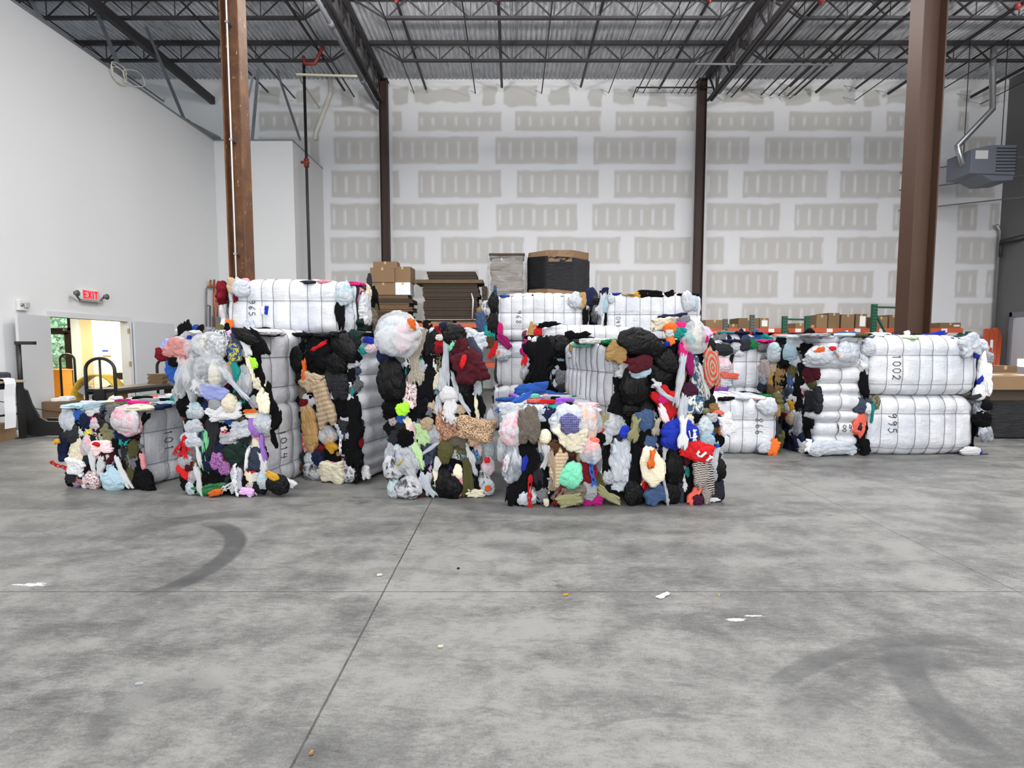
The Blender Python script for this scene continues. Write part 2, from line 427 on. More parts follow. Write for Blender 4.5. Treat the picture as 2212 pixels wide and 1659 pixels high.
# ------------------------------------------------------------------ steel columns
def hsec(m, c, z0, z1, w=.26, d=.26, rot=0.0, mi=0):
    # wide flange; flanges at +-x, web along x
    for sx in (-1, 1): m.box((c[0] + sx * (w / 2) - .011, c[1] - d / 2, z0), (c[0] + sx * (w / 2) + .011, c[1] + d / 2, z1), mi)
    m.box((c[0] - w / 2, c[1] - .009, z0), (c[0] + w / 2, c[1] + .009, z1), mi)
GX1, GX2 = -4.46, 6.66; CYN, CYF = 8.75, 18.55
def column_rust():
    t = NT('rust stained column steel'); co = t.coord('Object'); n = t.noise(co, 4, 6, 0.7, 0.4); n2 = t.noise(t.coord('Object', (3, 3, 1)), 7, 5, .75)
    c = t.ramp(n, [(0.3, lin((66, 39, 20))), (0.5, lin((86, 53, 27))), (0.65, lin((104, 68, 35)))])
    sp = t.ramp(n2, [(0.64, 0.0), (0.68, 1.0)])
    t.link(t.mix(t.math('MULTIPLY', sp, 0.85), c, lin((206, 178, 112))), t.b.inputs['Base Color']); t.b.inputs['Roughness'].default_value = 0.7
    return t.m
M_rc1 = column_rust()
M_rc2 = mat('brown red column steel', (60, 38, 23), 0.65, var=0.16, vscale=2.5)
r = thing('steel_column', 'rust speckled wide flange column with a white conduit, beside the white partition', 'column', (GX1, CYN, 0), 'steel roof columns')
m = MB(); hsec(m, (GX1, CYN), 0.02, ZC - .3, .27, .27); m.build('column_shaft', M_rc1, r)
m = MB(); m.box((GX1 - .2, CYN - .2, 0), (GX1 + .2, CYN + .2, .025)); m.build('base_plate', M_steel_rust, r)
m = MB(); m.tube([(GX1 - .035, CYN - .12, .05), (GX1 - .035, CYN - .12, ZC - .2)], .0125, 10); co_ = m.build('conduit', mat('white conduit', (222, 222, 220), .4), r); co_['label'] = 'white vertical conduit'
m = MB()
for z in (1.2, 3.0, 4.8, 6.6, 8.4): m.box((GX1 - .06, CYN - .14, z), (GX1 - .01, CYN - .01, z + .03))
m.build('conduit_strap', M_galv, r)
r = thing('steel_column', 'thick brown wide flange column rising behind the double stack of long white bales', 'column', (GX2, CYN, 0), 'steel roof columns')
m = MB(); hsec(m, (GX2, CYN), 0.02, ZC - .3, .36, .30); m.build('column_shaft', M_rc2, r)
m = MB(); m.box((GX2 - .22, CYN - .22, 0), (GX2 + .22, CYN + .22, .025)); m.build('base_plate', M_steel_rust, r)
for gx, lb in ((GX1 + .06, 'thin dark brown column at the back wall behind the stacked cartons'), (GX2 - .16, 'thin dark brown column at the back wall near the cartons on the rack')):
    r = thing('steel_column', lb, 'column', (gx, CYF, 0), 'steel roof columns')
    m = MB(); hsec(m, (gx, CYF), 0.02, ZC - .25, .25, .25); m.build('column_shaft', M_col_dark, r)
    m = MB(); m.box((gx - .17, CYF - .17, ZC - .27), (gx + .17, CYF + .17, ZC - .24)); m.build('cap_plate', M_col_dark, r)
    m = MB(); m.box((gx - .18, CYF - .18, 0), (gx + .18, CYF + .18, .025)); m.build('base_plate', M_col_dark, r)

# ------------------------------------------------------------------ roof steel
def truss_web(m, A, B, zt, zb, n, r, inset=0.0):
    # zigzag in the vertical plane from A to B (2D points), n panels
    A = Vector((*A, 0)); B = Vector((*B, 0))
    for i in range(n):
        p = A.lerp(B, i / n); q = A.lerp(B, (i + .5) / n); s = A.lerp(B, (i + 1) / n)
        m.bar((p.x, p.y, zt), (q.x, q.y, zb), r, r); m.bar((q.x, q.y, zb), (s.x, s.y, zt), r * .8, r * .8)
        m.bar((q.x + .02, q.y, zb), (q.x + .02, q.y, zt), r * .55, r * .55)
def girder(gx, lb):
    r = thing('joist_girder', lb, 'girder', (gx, CYF, ZC - .2), 'roof girders')
    y0, y1 = CYN + .25, CYF - .2; zt = ZC - .2; zb = 9.80
    m = MB()
    for s in (-1, 1): m.box((gx + s * .07 - .055, y0, zt - .09), (gx + s * .07 + .055, y1, zt + .06))
    m.build('top_chord', M_steel_dark, r)
    m = MB()
    for s in (-1, 1): m.box((gx + s * .055 - .035, y0, zb - .04), (gx + s * .055 + .035, y1 - .1, zb + .04))
    m.build('bottom_chord', M_steel_dark, r)
    m = MB(); truss_web(m, (gx, y0), (gx, y1), zt, zb, 8, .06); m.build('web', M_steel_dark, r)
girder(GX1, 'dark truss girder running to the thin column behind the stacked cartons')
girder(GX2, 'dark truss girder running to the thin column near the rack cartons')
def joist(xa, xb, y, n, lb, e0=.95, e1=.95):
    r = thing('bar_joist', lb, 'joist', ((xa + xb) / 2, y, ZC - .08), 'open web roof joists')
    zt = ZC - .075; zb = zt - .50
    m = MB(); m.box((xa, y - .06, zt - .035), (xb, y + .06, zt + .07)); m.build('top_chord', M_steel_dark, r)
    m = MB(); m.box((xa + e0, y - .05, zb - .03), (xb - e1, y + .05, zb + .035)); m.build('bottom_chord', M_steel_dark, r)
    m = MB(); truss_web(m, (xa + e0 - .5, y), (xb - e1 + .5, y), zt, zb, n, .035)
    m.bar((xa + .1, y, zt), (xa + e0, y, zb), .04, .04); m.bar((xb - .1, y, zt), (xb - e1, y, zb), .04, .04)
    m.build('web', M_steel_dark, r)
for y, wh in ((16.7, 'nearer the back wall'), (14.62, 'farther from the back wall')):
    joist(-16.9, GX1 - .1, y, 10, 'open web joist over the white partition, %s' % wh)
    joist(GX1 + .1, GX2 - .1, y, 9, 'open web joist spanning between both truss girders, %s' % wh)
    joist(GX2 + .1, XR - .08, y, 9, 'open web joist ending at the block wall, %s' % wh, .95, .3)
# heavy beam above the partition
a = atZ(290, 78, 10.1); b = atZ(455, 217, 9.9)
m = MB(); m.bar((a.x, 8.0, 10.1), (a.x, 18.95, 10.1), .16, .24)
tag(m.build('roof_beam', M_steel_dark), 'heavy dark beam crossing above the top of the white partition', 'beam')

# ceiling pipes: far end pixel, radius
PIPES = [(354, 219, .018), (579, 199, .03), (637, 212, .024), (744, 195, .04), (765, 209, .024), (895, 202, .016), (920, 192, .042), (1027, 202, .02), (1084, 188, .045), (1170, 202, .02), (1254.6, 187, .042),
         (1314.5, 201, .016), (1375, 200, .02), (1389, 201, .018), (1424, 191, .042), (1450, 202, .012), (1465, 202, .02), (1479, 202, .02), (1493, 202, .02), (1554, 203, .02), (1570.6, 203, .022),
         (1580, 210, .026), (1603, 194, .046), (1644, 205, .024), (1664, 206, .024), (1682, 206, .024), (1701, 207, .026), (1707, 187, .03), (1706, 213, .014), (1717, 206, .02), (1763, 199, .048), (1849, 191, .036), (1847, 217, .016), (1919, 202, .05), (1993, 195, .03), (1990, 220, .018), (2098, 209, .05), (2118, 225, .016)]
ORD = 'first second third fourth fifth sixth seventh eighth ninth tenth eleventh twelfth thirteenth fourteenth fifteenth sixteenth seventeenth eighteenth nineteenth twentieth'.split()
def ordn(i):
    if i < 20: return ORD[i]
    return {2: 'twenty', 3: 'thirty', 4: 'forty'}[(i + 1) // 10] + ('-' + ORD[(i + 1) % 10 - 1] if (i + 1) % 10 else '') if (i + 1) % 10 else {3: 'thirtieth', 4: 'fortieth'}[(i + 1) // 10]
for i, (px_, py_, rr) in enumerate(sorted(PIPES)):
    p = atY(px_, py_, 18.62)
    m = MB(); m.tube([(p.x, 9.0, p.z), (p.x, 18.62, p.z)], rr, 8)
    o = m.build('ceiling_pipe', M_black_pipe)
    tag(o, '%s black pipe under the roof deck, %s counted from the partition' % ('thick' if rr > .035 else 'thin', ordn(i)), 'pipe', 'black pipes under the roof deck')
    if rr > .04:
        m = MB(); m.tube([(p.x, 13.9, p.z), (p.x, 14.05, p.z)], rr * 1.5, 10); m.tube([(p.x, 13.97, p.z), (p.x, 13.97, p.z - .1)], .025, 8)
        q = m.build('coupling', M_red_fit, o); q.matrix_parent_inverse = Matrix.Identity(4)
    m = MB(); m.bar((p.x, 18.6, p.z), (p.x - .2, 18.98, p.z + .28), .012, .012)
    q = m.build('hanger_wire', M_galv, o); q.matrix_parent_inverse = Matrix.Identity(4)
# cross trapeze bar near the back
a = atY(1375, 189, 18.3); b = atY(1540, 189, 18.3)
m = MB(); m.tube([a, b], .025, 8); m.tube([a, (a.x - .05, 18.6, a.z - .18)], .02, 8)
tag(m.build('trapeze_pipe', M_black_pipe), 'short black crosswise pipe near the back wall by the thin column', 'pipe')
# conduit beside the left girder
a = atZ(697, 0, 9.95); b = atY(816, 233, 18.3)
m = MB(); m.tube([(b.x, 9, b.z), (b.x, 18.3, b.z)], .06, 12); m.tube([(b.x, 13.6, b.z), (b.x, 13.8, b.z)], .08, 12); m.tube([(b.x, 16.4, b.z), (b.x, 16.6, b.z)], .08, 12)
tag(m.build('grey_conduit', M_grey_pipe), 'large grey conduit running beside the girder under the roof', 'pipe')
a = atY(1500, 138, 16.0); b = atY(1800, 140, 16.0)
m = MB(); m.tube([a, b], .03, 8); tag(m.build('grey_crossing_conduit', M_grey_pipe), 'thin grey conduit crossing below the joist and the girder', 'pipe')
# sprinkler riser in front of the stepped partition end
a = atY(661, 150, 16.15); b = atY(669, 612, 16.15)
r = thing('sprinkler_riser', 'vertical black sprinkler riser in front of the stepped partition end', 'pipe', (b.x, 16.15, 0))
m = MB(); m.tube([(b.x, 16.15, 0), (b.x, 16.15, 10.1)], .042, 12); m.build('riser_pipe', M_black_pipe, r)
z = atY(663, 352, 16.15).z
m = MB(); m.tube([(b.x, 16.15, z - .12), (b.x, 16.15, z + .12)], .075, 12); m.tube([(b.x - .14, 16.1, z), (b.x + .1, 16.1, z)], .04, 10); q = m.build('coupling', M_red_fit, r); q['label'] = 'red riser coupling'
m = MB(); t0 = atY(661, 138, 16.15); t1 = atY(690, 118, 16.15); m.tube([(b.x, 16.15, 10.08), (b.x + .02, 16.15, t0.z), (t1.x - .15, 16.15, t0.z), (t1.x, 16.15, t1.z), (t1.x + .1, 16.15, t1.z + .25)], .055, 10); q = m.build('elbow', M_red_fit, r); q['label'] = 'red pipe elbows'
# struts bracing the partition
def strut(lo, hi, lb, w=.09):
    m = MB(); m.bar(lo, hi, w, .03); m.bar(Vector(lo) + Vector((0, .03, 0)), Vector(hi) + Vector((0, .03, 0)), w * .25, .06)
    tag(m.build('brace_strut', M_galv), lb, 'brace', 'steel stud braces above the partition')
names = ['nearest the camera', 'by the cable coil', 'by the thin duct end']
for (b0, t0), nm in zip([((95, 57), (66, 0)), ((268, 174), (198, 0)), ((399, 266), (316, 60))], names):
    p = atX(*b0, XL - .06); p.z = ZP + .05; q = atZ(*t0, ZC - .05); strut(p, q, 'slanted steel stud brace above the long partition, %s' % nm)
for (b0, t0), nm in zip([((515, 300), (548, 152)), ((545, 312), (558, 150)), ((649, 326), (597, 150))], ['slanting next to the rust speckled column', 'nearly upright', 'slanting down to the corner']):
    p = atY(*b0, YS + .08); p.z = ZP + .05; q = atY(*t0, YS + .3); strut(p, q, 'steel stud brace on the stepped partition end, %s' % nm)
# cable coil
r0 = atX(266, 160, XL + .02)
r = thing('cable_coil', 'loose white cable coil hanging over the partition top', 'cable', r0)
for (cx_, cy_), ax, ay, rot in [((254, 156), 26, 13, -.95), ((253, 160), 27, 9, -1.0), ((256, 164), 24, 11, -.9), ((287, 169), 27, 15, -.5)]:
    pts = []
    for i in range(40):
        a = 2 * math.pi * i / 40; ex, ey = ax * math.cos(a), ay * math.sin(a)
        p = atX(cx_ + ex * math.cos(rot) + ey * math.sin(rot), cy_ - ex * math.sin(rot) + ey * math.cos(rot), XL + .035); p.x += .025 * (1 + math.sin(3 * a)); pts.append(p)
    m = MB(); m.tube(pts, .011, 6, closed=True); m.build('cable_loop', M_pvc, r)
# pvc drain pipe and cream channel by the back wall
pts = [atY(*q, 18.92) for q in ((712, 168), (715, 201), (682, 287), (682, 302))]
m = MB(); m.tube(pts, .075, 12); tag(m.build('drain_pipe', M_pvc), 'white bent plastic drain pipe high on the back wall', 'pipe')
a = atY(641, 161, 15.9); b = atY(772, 165, 15.9); c = atY(690, 233, 18.9)
m = MB(); m.bar(a, b, .05, .05); m.bar(a, c, .04, .04); tag(m.build('support_channel', M_cream_paint), 'cream strut channel with a diagonal leg under the roof', 'channel')
# spiral duct piece lying behind the partition top
p = atX(402, 268, XL - .25); q = atX(470, 302, XL - .25)
m = MB(); m.tube([p, q], .13, 14); m.tube([p + Vector((0, -.02, 0)), p + Vector((0, .03, 0))], .15, 14)
tag(m.build('round_duct', M_galv), 'round metal duct end peeking over the partition top', 'duct')
# ------------------------------------------------------------------ high bay fixtures
M_lamp = mat('lamp diffuser', (255, 252, 246), 0.4, emit=((255, 250, 242), 14.0))
M_lamp_body = mat('lamp housing', (225, 226, 228), 0.4)
for i, x in enumerate((-2.45, 4.25)):
    y = LAMP_SPOTS[0][1]
    r = thing('high_bay_light', ('glowing high bay light under the roof above the stacked cartons', 'glowing high bay light under the roof next to the girder by the rack cartons')[i], 'light', (x, y, LAMP_Z + .06), 'high bay lights')
    m = MB(); m.box((x - .62, y - .28, LAMP_Z + .03), (x + .62, y + .28, LAMP_Z + .13)); m.build('housing', M_lamp_body, r)
    m = MB(); m.box((x - .575, y - .25, LAMP_Z + .01), (x + .575, y + .25, LAMP_Z + .032)); m.build('diffuser', M_lamp, r)
    for s in (-.5, .5):
        m = MB(); m.tube([(x + s, y, LAMP_Z + .13), (x + s, y, ZC + .02)], .006, 6); m.build('hanger_wire', M_galv, r)

# ------------------------------------------------------------------ double door, office beyond it
M_door = mat('light grey painted door', (197, 199, 202), 0.5)
M_frame = mat('white door frame', (206, 208, 210), 0.5)
M_chrome = mat('satin metal', (170, 165, 150), 0.35, 0.8)
r = thing('door_1', None, None, (XL, (dA + dB) / 2, 0), kind='structure')
m = MB()
m.box((XL - T - .02, dA - .05, DZ), (XL + .03, dB + .06, DZ + .11)); m.box((XL - T - .02, dA - .05, 0), (XL + .03, dA + .02, DZ)); m.box((XL - T - .02, dB - .03, 0), (XL + .03, dB + .06, DZ))
m.build('door_frame', M_frame, r)
lA = atX(8, 680, XL + .05).y; lB = atX(375, 708, XL + .06).y
m = MB(); m.box((XL + .04, dB + .07, .02), (XL + .085, lB, DZ + .02)); m.build('door_leaf', M_door, r, bevel=.004)
m = MB(); a = Vector((XL + .05, dA - .04, 0)); b = Vector((XL + .22, lA + .05, 0)); m.bar((a.x, a.y, 1.06), (b.x, b.y, 1.06), .045, 2.08); m.build('door_leaf', M_door, r)
m = MB()
for z in (.28, 1.1, 1.88): m.box((XL + .0, dB - .045, z - .06), (XL + .05, dB - .028, z + .06))
m.build('hinge', M_chrome, r)
m = MB(); m.box((XL - .45, dA + .2, .0), (XL + .01, dB, .012)); m.build('threshold', M_chrome, r)

M_tan = mat('tan office wall', (196, 176, 138), 0.8); M_cream = mat('cream office wall', (238, 226, 190), 0.8)
M_pale = mat('pale trim', (190, 198, 200), 0.6)
M_alu = mat('dark bronze aluminium', (34, 30, 28), 0.35, 0.4)
def glass(name='door glass'):
    t = NT(name); g = t.new('ShaderNodeBsdfTransparent'); gl = t.new('ShaderNodeBsdfGlossy'); gl.inputs['Roughness'].default_value = .02
    mx = t.new('ShaderNodeMixShader'); mx.inputs[0].default_value = .06; t.link(g.outputs[0], mx.inputs[1]); t.link(gl.outputs[0], mx.inputs[2]); t.link(mx.outputs[0], t.out.inputs[0]); return t.m
M_glass = glass()
YO = 14.3
gx0, gx1 = atY(96, 760, YO).x, atY(158, 760, YO).x
px0 = atY(180, 760, YO).x; tx1 = atY(207, 760, YO - .1).x
m = MB(); m.box((px0 - .02, YO - .05, 0), (tx1 + .05, YO + .15, 2.75)); tag(m.build('wall_office_tan', M_tan), kind='structure')
m = MB(); m.box((tx1, YO - .2, 0), (XL - T, YO - .05, 2.75)); tag(m.build('wall_office_cream', M_cream), kind='structure')
m = MB(); m.box((gx1 + .05, YO - .1, 0), (px0, YO + .15, 2.75)); tag(m.build('trim_2', M_pale), kind='structure')
m = MB(); m.box((-14.3, YO, 2.45), (gx1 + .05, YO + .15, 2.75)); m.box((-14.3, YO, 0), (gx0 - .35, YO + .15, 2.45)); tag(m.build('wall_office_entry', M_tan), kind='structure')
m = MB(); m.box((-14.3, 9.6, 2.7), (XL - T, YO + .15, 2.8)); tag(m.build('ceiling_office', M_white_wall), kind='structure')
m = MB(); m.box((-14.3, 9.5, 0), (XL - T, 9.6, 2.75)); m.box((-14.4, 9.5, 0), (-14.3, YO + .15, 2.75)); tag(m.build('wall_office_side', M_cream), kind='structure')
r = thing('door_2', None, None, ((gx0 + gx1) / 2, YO, 0), kind='structure')
m = MB(); zt = atY(130, 711, YO).z
m.box((gx1 - .1, YO - .02, 0), (gx1 + .05, YO + .1, 2.45)); m.box((gx0 - .35, YO - .02, 0), (gx0 - .28, YO + .1, 2.45)); m.box((gx0 - .35, YO - .02, zt - .03), (gx1 + .05, YO + .1, zt + .03)); m.box((gx0 - .35, YO - .02, 2.4), (gx1 + .05, YO + .1, 2.45))
m.box((gx0 - .28, YO, zt - .14), (gx1 - .1, YO + .05, zt - .03)); m.box((gx0 - .28, YO, 0), (gx1 - .1, YO + .05, .25)); m.box((gx1 - .22, YO, .25), (gx1 - .1, YO + .05, zt - .1))
m.build('door_frame', M_alu, r)
m = MB(); m.box((gx0 - .28, YO + .02, .25), (gx1 - .2, YO + .03, zt - .1)); m.box((gx0 - .28, YO + .02, zt + .03), (gx1 - .1, YO + .03, 2.4)); m.build('door_pane', M_glass, r)
m = MB(); m.box((atY(142, 704, YO).x, YO - .1, zt - .05), (gx1 - .12, YO - .02, zt + .01)); m.build('door_closer', M_chrome, r)
# outside: pavement, a parked white van body far off is only glare; shrubs beyond
m = MB(); m.box((-60, YO + .3, -.15), (-9.4, 60, -.02)); tag(m.build('ground_outside', mat('sunlit pavement', (190, 190, 188), .9, var=.1)), kind='structure')
def blob_tree(name, lb, c, R, seed, col):
    m = MB(); rng = random.Random(seed); vs = []; fs = []
    for i in range(2600):
        u = rng.uniform(-1, 1); a = rng.uniform(0, 6.283); rr = R * rng.uniform(.55, 1.0); s = math.sqrt(1 - u * u)
        p = Vector((c[0] + rr * s * math.cos(a), c[1] + rr * s * math.sin(a), c[2] + rr * u * 1.1))
        M = Matrix.Rotation(rng.uniform(0, 6.28), 3, 'Z') @ Matrix.Rotation(rng.uniform(-1.2, 1.2), 3, 'X'); w = rng.uniform(.06, .13)
        b = len(vs); vs += [p + M @ Vector(q) for q in ((-w, 0, -w), (w, 0, -w * .6), (w * .6, 0, w), (-w * .8, .05, w * .7))]; fs.append((b, b + 1, b + 2, b + 3))
    m.add(vs, fs)
    r = thing(name, lb, 'tree', (c[0], c[1], 0), 'trees outside the glass door')
    m.build('foliage', col, r)
    m = MB(); m.tube([(c[0], c[1], -.05), (c[0], c[1], c[2])], .12, 8); m.build('trunk', M_col_dark, r)
M_leaf = mat('pale sunlit leaves', (168, 205, 168), .7, var=.3, vscale=3)
blob_tree('leafy_tree', 'leafy green tree beyond the glass door, showing in its middle', (-21.6, 25.2, 2.0), 1.9, 1, M_leaf)
blob_tree('leafy_tree', 'leafy green tree beyond the glass door, showing above the transom', (-25.0, 28.0, 5.0), 3.0, 2, M_leaf)
# orange cabinet, keypad, chair in the office
a = atZ(112, 872, 0.0)
ob = Vector((atY(132, 800, 12.3).x, 12.3, 0)); 
xa, xb = atY(100, 800, 12.2).x, atY(134, 800, 12.2).x; zt = atY(130, 798, 12.2).z
r = thing('orange_cabinet', 'bright orange cabinet standing inside the office doorway', 'cabinet', ((xa + xb) / 2, 12.4, 0))
M_orange = mat('orange laminate', (236, 150, 40), .45)
m = MB(); m.box((xa, 12.2, .06), (xb, 12.48, zt - .03)); m.build('body', M_orange, r, bevel=.006)
m = MB(); m.box((xa - .01, 12.19, zt - .03), (xb + .01, 12.49, zt)); m.build('cabinet_top', M_orange, r)
m = MB(); m.box((xa + .03, 12.23, 0), (xb - .03, 12.45, .06)); m.build('plinth', M_alu, r)
p = atY(232, 760, YO - .2); r = thing('wall_keypad', 'small grey keypad on the cream office wall', 'keypad', (p.x, YO - .2, p.z))
m = MB(); m.box((p.x - .12, YO - .26, p.z - .1), (p.x + .1, YO - .2, p.z + .12)); m.build('body', M_pale, r, bevel=.008)
m = MB(); m.box((p.x - .09, YO - .265, p.z + .0), (p.x + .07, YO - .26, p.z + .05)); m.build('screen', mat('blue screen', (60, 80, 150), .3), r)
p = atY(253, 828, 13.4); r = thing('office_chair', 'thin framed chair showing inside the office doorway', 'chair', (p.x, 13.4, 0))
m = MB()
for sx in (-.2, .2): m.tube([(p.x + sx, 13.6, 0), (p.x + sx, 13.55, .85)], .012, 6); m.tube([(p.x + sx, 13.2, 0), (p.x + sx, 13.22, .45)], .012, 6)
m.build('chair_frame', M_alu, r)
m = MB(); m.cbox((p.x, 13.4, .46), (.44, .42, .03)); m.build('seat', M_alu, r)
m = MB(); m.cbox((p.x, 13.57, .75), (.44, .02, .18)); m.build('backrest', M_alu, r)

# ------------------------------------------------------------------ things on the white partition
M_plastic = mat('off white plastic', (214, 214, 210), .45)
p = atX(190, 638, XL); s = .33
r = thing('exit_sign', 'lit red EXIT sign with two lamp heads above the double door', 'sign', p)
m = MB(); m.box((XL, p.y - .24, p.z - .1), (XL + .07, p.y + .24, p.z + .11)); m.build('housing', M_plastic, r, bevel=.008)
m = MB(); m.box((XL, p.y - .26, p.z - .14), (XL + .1, p.y + .26, p.z - .1)); m.build('light_bar', mat('grey plastic', (150, 150, 148), .5), r)
for sy in (-.46, .33):
    m = MB(); m.tube([(XL + .1, p.y + sy, p.z + .0), (XL + .16, p.y + sy, p.z + .0)], [.045, .065], 12); m.tube([(XL + .1, p.y + sy, p.z), (XL + .05, p.y + sy * .62, p.z - .12)], .02, 6); m.build('lamp_head', mat('dark lens', (88, 88, 88), .3), r)
M_red_em = mat('red led lettering', (235, 20, 40), .5, emit=((255, 20, 45), 1.0))
m = MB(); z0, z1, w = p.z - .075, p.z + .085, .028
def seg(y0, zz0, y1, zz1, ww=w):
    m.bar((XL + .072, p.y + y0, zz0), (XL + .072, p.y + y1, zz1), .008, ww, up=(1, 0, 0)) if False else m.bar((XL + .074, p.y + y0, zz0), (XL + .074, p.y + y1, zz1), ww, .006, up=(1, 0, 0))
def L(k, segs):
    for (a, b, c, d) in segs: seg(k + a, z0 + b * (z1 - z0), k + c, z0 + d * (z1 - z0))
q = .085
L(-.195, [(0, 0, 0, 1), (0, .08, q, .08), (0, .5, q * .8, .5), (0, .92, q, .92)])
L(-.085, [(0, 0, q, 1), (0, 1, q, 0)]); L(.045, [(0, 0, 0, 1)]); L(.13, [(.0, 0, .0, 1), (-.05, .92, .05, .92)])
q = m.build('lettering', M_red_em, r); q['label'] = 'glowing red EXIT letters'
m = MB(); m.box((XL + .068, p.y - .23, p.z - .09), (XL + .072, p.y + .22, p.z + .1)); q = m.build('face_plate', mat('pale pink face', (206, 176, 176), .5), r)
p = atX(45, 659, XL)
r = thing('fire_strobe', 'small white fire alarm strobe box on the partition', 'alarm', p)
m = MB(); m.box((XL, p.y - .1, p.z - .1), (XL + .07, p.y + .1, p.z + .1)); m.build('body', M_plastic, r, bevel=.01)
m = MB(); m.box((XL + .07, p.y - .02, p.z - .05), (XL + .11, p.y + .07, p.z + .05)); m.build('strobe_lens', mat('clear lens', (170, 172, 172), .2), r, bevel=.01)
m = MB(); m.tube([(XL + .07, p.y - .06, p.z - .0), (XL + .085, p.y - .06, p.z)], .03, 12); m.build('speaker_grille', M_galv, r)
# copper stubs near the rusty column
M_copper = mat('copper pipe', (170, 98, 66), .4, .6)
def PX(px, py): return atX(px, py, XL + .08)
m = MB()
for poly in ([(463, 604), (463, 705)], [(449, 619), (473, 619)], [(455, 605), (455, 621)], [(463, 650), (473, 650)], [(470, 619), (470, 700)]): m.tube([PX(*q) for q in poly], .03, 8)
tag(m.build('copper_pipes', M_copper), 'copper pipe stubs on the partition behind the rust speckled column', 'pipe')
m = MB()
for poly in ([(446, 622), (446, 706)], [(449, 660), (454, 660), (454, 706)]): m.tube([PX(*q) for q in poly], .025, 8)
tag(m.build('grey_wall_conduit', M_grey_pipe), 'pair of grey conduits on the partition next to the copper pipes', 'conduit')
m = MB(); p = PX(470, 700); m.cbox((p.x, p.y, p.z), (.12, .35, .45)); tag(m.build('junction_box', M_grey_pipe), 'grey junction box low on the partition behind the rust speckled column', 'box')

# ------------------------------------------------------------------ clutter by the door
M_black = mat('black painted steel', (24, 23, 24), .45, var=.2)
M_ply = mat('worn plywood', (176, 160, 132), .7, var=.2)
M_kraft = mat('kraft cardboard', (126, 100, 72), .8, var=.08, vscale=4)
M_kraft2 = mat('dull brown cardboard', (112, 89, 64), .8, var=.1, vscale=4)
M_paper = mat('white paper', (226, 228, 230), .7)
def platform_cart():
    y1, y2 = 9.9, 11.75
    a0, a1 = atY(187, 842, y1).x, atY(250, 842, y1).x; b0, b1 = atY(341, 835, y2).x, atY(393, 835, y2).x
    zd = atY(218, 843, y1).z
    r = thing('platform_cart', 'black steel platform cart with a looped handle at each end, beside the double door', 'cart', ((a0 + b1) / 2, (y1 + y2) / 2, 0))
    def loop_h(x0, x1, y, zt):
        m = MB(); R = (x1 - x0) * .5; pts = [(x0, y, .12)] + [((x0 + x1) / 2 - R * math.cos(t), y, zt - R * .8 + R * .8 * math.sin(t)) for t in [i * math.pi / 12 for i in range(13)]] + [(x1, y, .12)]
        m.tube(pts, .03, 10); m.tube([((x0 + x1) / 2, y, .2), ((x0 + x1) / 2, y, zt)], .02, 8); m.bar((x0, y, zd), (x1, y, zd), .05, .05); m.bar((x0, y, .2), (x1, y, .2), .05, .06)
        m.cbox(((x0 + x1) / 2, y - .03, zd - .1), (.2, .05, .24)); m.build('handle', M_black, r)
    loop_h(a0, a1, y1, atY(218, 774, y1).z); loop_h(b0, b1, y2, atY(365, 772, y2).z)
    m = MB(); vs = [(a0, y1, zd - .03), (a1, y1, zd - .03), (b1, y2, zd - .03), (b0, y2, zd - .03)]; vs += [(x, y, z + .06) for x, y, z in vs]
    m.add(vs, [(0, 3, 2, 1), (4, 5, 6, 7), (0, 1, 5, 4), (1, 2, 6, 5), (2, 3, 7, 6), (3, 0, 4, 7)]); m.build('deck', mat('worn steel deck', (92, 88, 82), .5, .3), r)
    m = MB(); m.bar((a1, y1, zd - .05), (b1, y2, zd - .05), .05, .07); m.bar((a0, y1, zd - .05), (b0, y2, zd - .05), .05, .07); m.build('side_rail', M_black, r)
    for x, y in ((a0, y1), (a1, y1), (b0, y2), (b1, y2)):
        m = MB(); m.tube([(x - .025, y, .075), (x + .025, y, .075)], .075, 14); m.cbox((x, y, .16), (.08, .1, .05)); m.build('caster', M_black, r)
    m = MB(); p = atY(378, 803, y2 - .3)
    r2 = thing('box_stack', 'small pile of flattened cartons lying on the platform cart', 'cardboard', (p.x, y2 - .3, zd + .03))
    for k in range(7):
        m = MB(); m.cbox((b0 + .28 + .01 * (k % 3), y2 - .3, zd + .045 + k * .03), (.32, .4, .026), rz=.05 * (k % 3 - 1)); m.build('flat_carton', M_kraft2, r2)
platform_cart()
def cart_2():
    # second loop handled cart seen through the door
    y = 11.3
    x0, x1 = atY(131, 800, y).x, atY(162, 800, y).x; zt = atY(147, 765, y).z
    r = thing('hand_cart', 'slim cart with a bent grey handle standing just inside the doorway', 'cart', ((x0 + x1) / 2, y, 0))
    m = MB(); R = (x1 - x0) / 2; pts = [(x0, y, .1)] + [((x0 + x1) / 2 - R * math.cos(t), y, zt - .12 + .12 * math.sin(t)) for t in [i * math.pi / 10 for i in range(11)]] + [(x1, y, .1)]
    m.tube(pts, .022, 8); m.build('handle', M_alu, r)
    m = MB(); m.box((x0 - .05, y - .02, .1), (x1 + .05, y + .5, .15)); m.build('deck', M_alu, r)
    for sx in (x0, x1):
        for yy in (y + .03, y + .45):
            m = MB(); m.tube([(sx - .02, yy, .05), (sx + .02, yy, .05)], .05, 12); m.build('caster', M_black, r)
cart_2()
